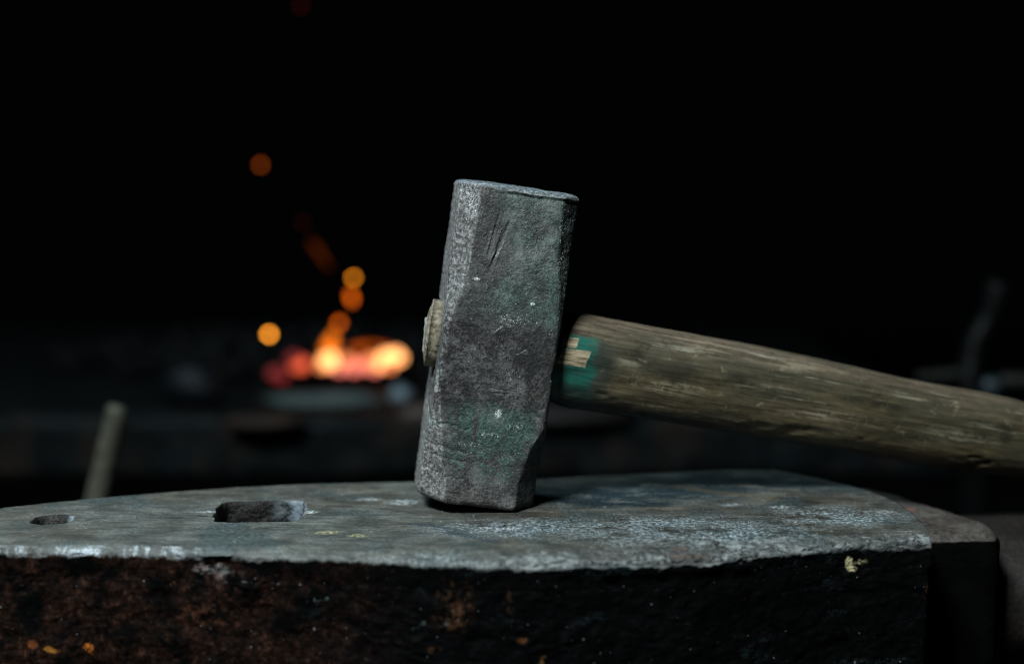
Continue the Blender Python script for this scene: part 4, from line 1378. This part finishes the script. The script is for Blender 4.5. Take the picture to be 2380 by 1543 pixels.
# leg vice with a bar, almost lost in the dark at the right
VY = .62
vp = lambda px, py: at_y(px, py, VY)
vise = empty('leg_vise', Vector((vp(2300, 900).x, VY, -.75)))
tag(vise, 'barely visible dark iron vise with a steel bar behind the end of the hammer handle', 'vise')
vo = Vector(vise.location)
M_v = mat_simple('vise_iron', (.0004, .0006, .0007), (.001, .0014, .0016), .5, 0, 30)
M_vb = mat_simple('vise_screw_steel', (.012, .013, .012), (.032, .033, .030), .45, 0, 30)
R_ = (VY + DY) / FPX
rod('jaw', [(vp(2330, 655) - vo, 20 * R_), (vp(2325, 665) - vo, 34 * R_), (vp(2300, 740) - vo, 26 * R_), (vp(2265, 800) - vo, 26 * R_), (vp(2250, 900) - vo, 40 * R_), (vp(2270, 1010) - vo, 40 * R_), (Vector((vp(2270, 1010).x, VY, -.74)) - vo, 24 * R_)], M_v, vise)
rod('screw_bar', [(vp(2300, 873) - vo + Vector((0, -.03, 0)), 15 * R_), (vp(2480, 872) - vo + Vector((0, -.03, 0)), 15 * R_)], M_vb, vise)
rod('front_bar', [(vp(2120, 868) - vo + Vector((0, -.02, 0)), 11 * R_), (vp(2215, 862) - vo + Vector((0, -.02, 0)), 14 * R_)], mat_simple('dim_bar', (.006, .007, .0065), (.018, .02, .018), .5), vise)
vs, fs = [], []
lump(vp(2262, 878) - vo + Vector((0, -.05, 0)), .009, vs, fs, 3, (1, 1, 1), 1)
mesh_obj('bolt', vs, fs, mat_simple('blue_bolt', (.02, .03, .035), (.045, .065, .075), .35, .3), vise)

# floor, far below and dark
def mat_floor():
    s = NM('sooty_floor'); f = s.noise(6, 5, .65)
    return s.finish(s.ramp(f, [(.3, (.002, .002, .002)), (.7, (.006, .006, .006))]), .9, 0, None, .1)
fl = mesh_obj('floor', [(-6, -2.5, -.75), (6, -2.5, -.75), (6, 7, -.75), (-6, 7, -.75)], [(0, 1, 2, 3)], mat_floor(), smooth=False)
fl['kind'] = 'structure'
# block the anvil stands on
def mat_block():
    s = NM('dark_stump_wood'); f = s.noise(30, 5, .65, vec=s.scaled((1, 1, .15)))
    return s.finish(s.ramp(f, [(.3, (.008, .006, .004)), (.7, (.03, .022, .015))]), .8, 0, s.bump(f, .004, 1), .3)
st = loft_z('wood_stump', [(-.7495 + .3790 * i / 12, -.06, .0, .26, .20) for i in range(13)], mat_block(), None, .004, 96, 2.2)
tag(st, 'dark round wooden stump carrying the anvil', 'stump')

# ================================================================== LIGHT
w = bpy.data.worlds.new('World'); sc.world = w; w.use_nodes = True
bg = w.node_tree.nodes['Background']
bg.inputs['Color'].default_value = (.75, .9, 1.0, 1); bg.inputs['Strength'].default_value = 0.0006

def area(name, loc, target, sx, sy, power, colr):
    l = bpy.data.lights.new(name, 'AREA'); l.shape = 'RECTANGLE'; l.size = sx; l.size_y = sy
    l.energy = power; l.color = colr
    o = bpy.data.objects.new(name, l); COL.objects.link(o)
    o.location = loc
    o.rotation_euler = (Vector(target) - Vector(loc)).to_track_quat('-Z', 'Y').to_euler()
    return o
area('window_light', (-.50, -.98, 1.32), (0, 0, .05), .34, .34, 46, (.85, .97, .98))
area('back_rim_light', (-.9, .75, 1.4), (0, .1, 0), .5, .5, 11.0, (.66, .92, 1.0))  # added rim light from behind left, no window known there

# ================================================================== OUTPUT
sc.render.engine = 'CYCLES'
sc.cycles.use_denoising = True
try: sc.cycles.denoiser = 'OPENIMAGEDENOISE'
except Exception: pass
sc.cycles.max_bounces = 5
sc.cycles.pixel_filter_type = 'BLACKMAN_HARRIS'
sc.cycles.filter_width = 1.0
sc.cycles.sample_clamp_indirect = 2
sc.cycles.use_adaptive_sampling = True
sc.cycles.adaptive_threshold = 0.005
sc.view_settings.view_transform = 'Standard'
sc.view_settings.look = 'None'
sc.view_settings.exposure = 0
sc.view_settings.gamma = 1
sc.render.resolution_x = 1024; sc.render.resolution_y = 663
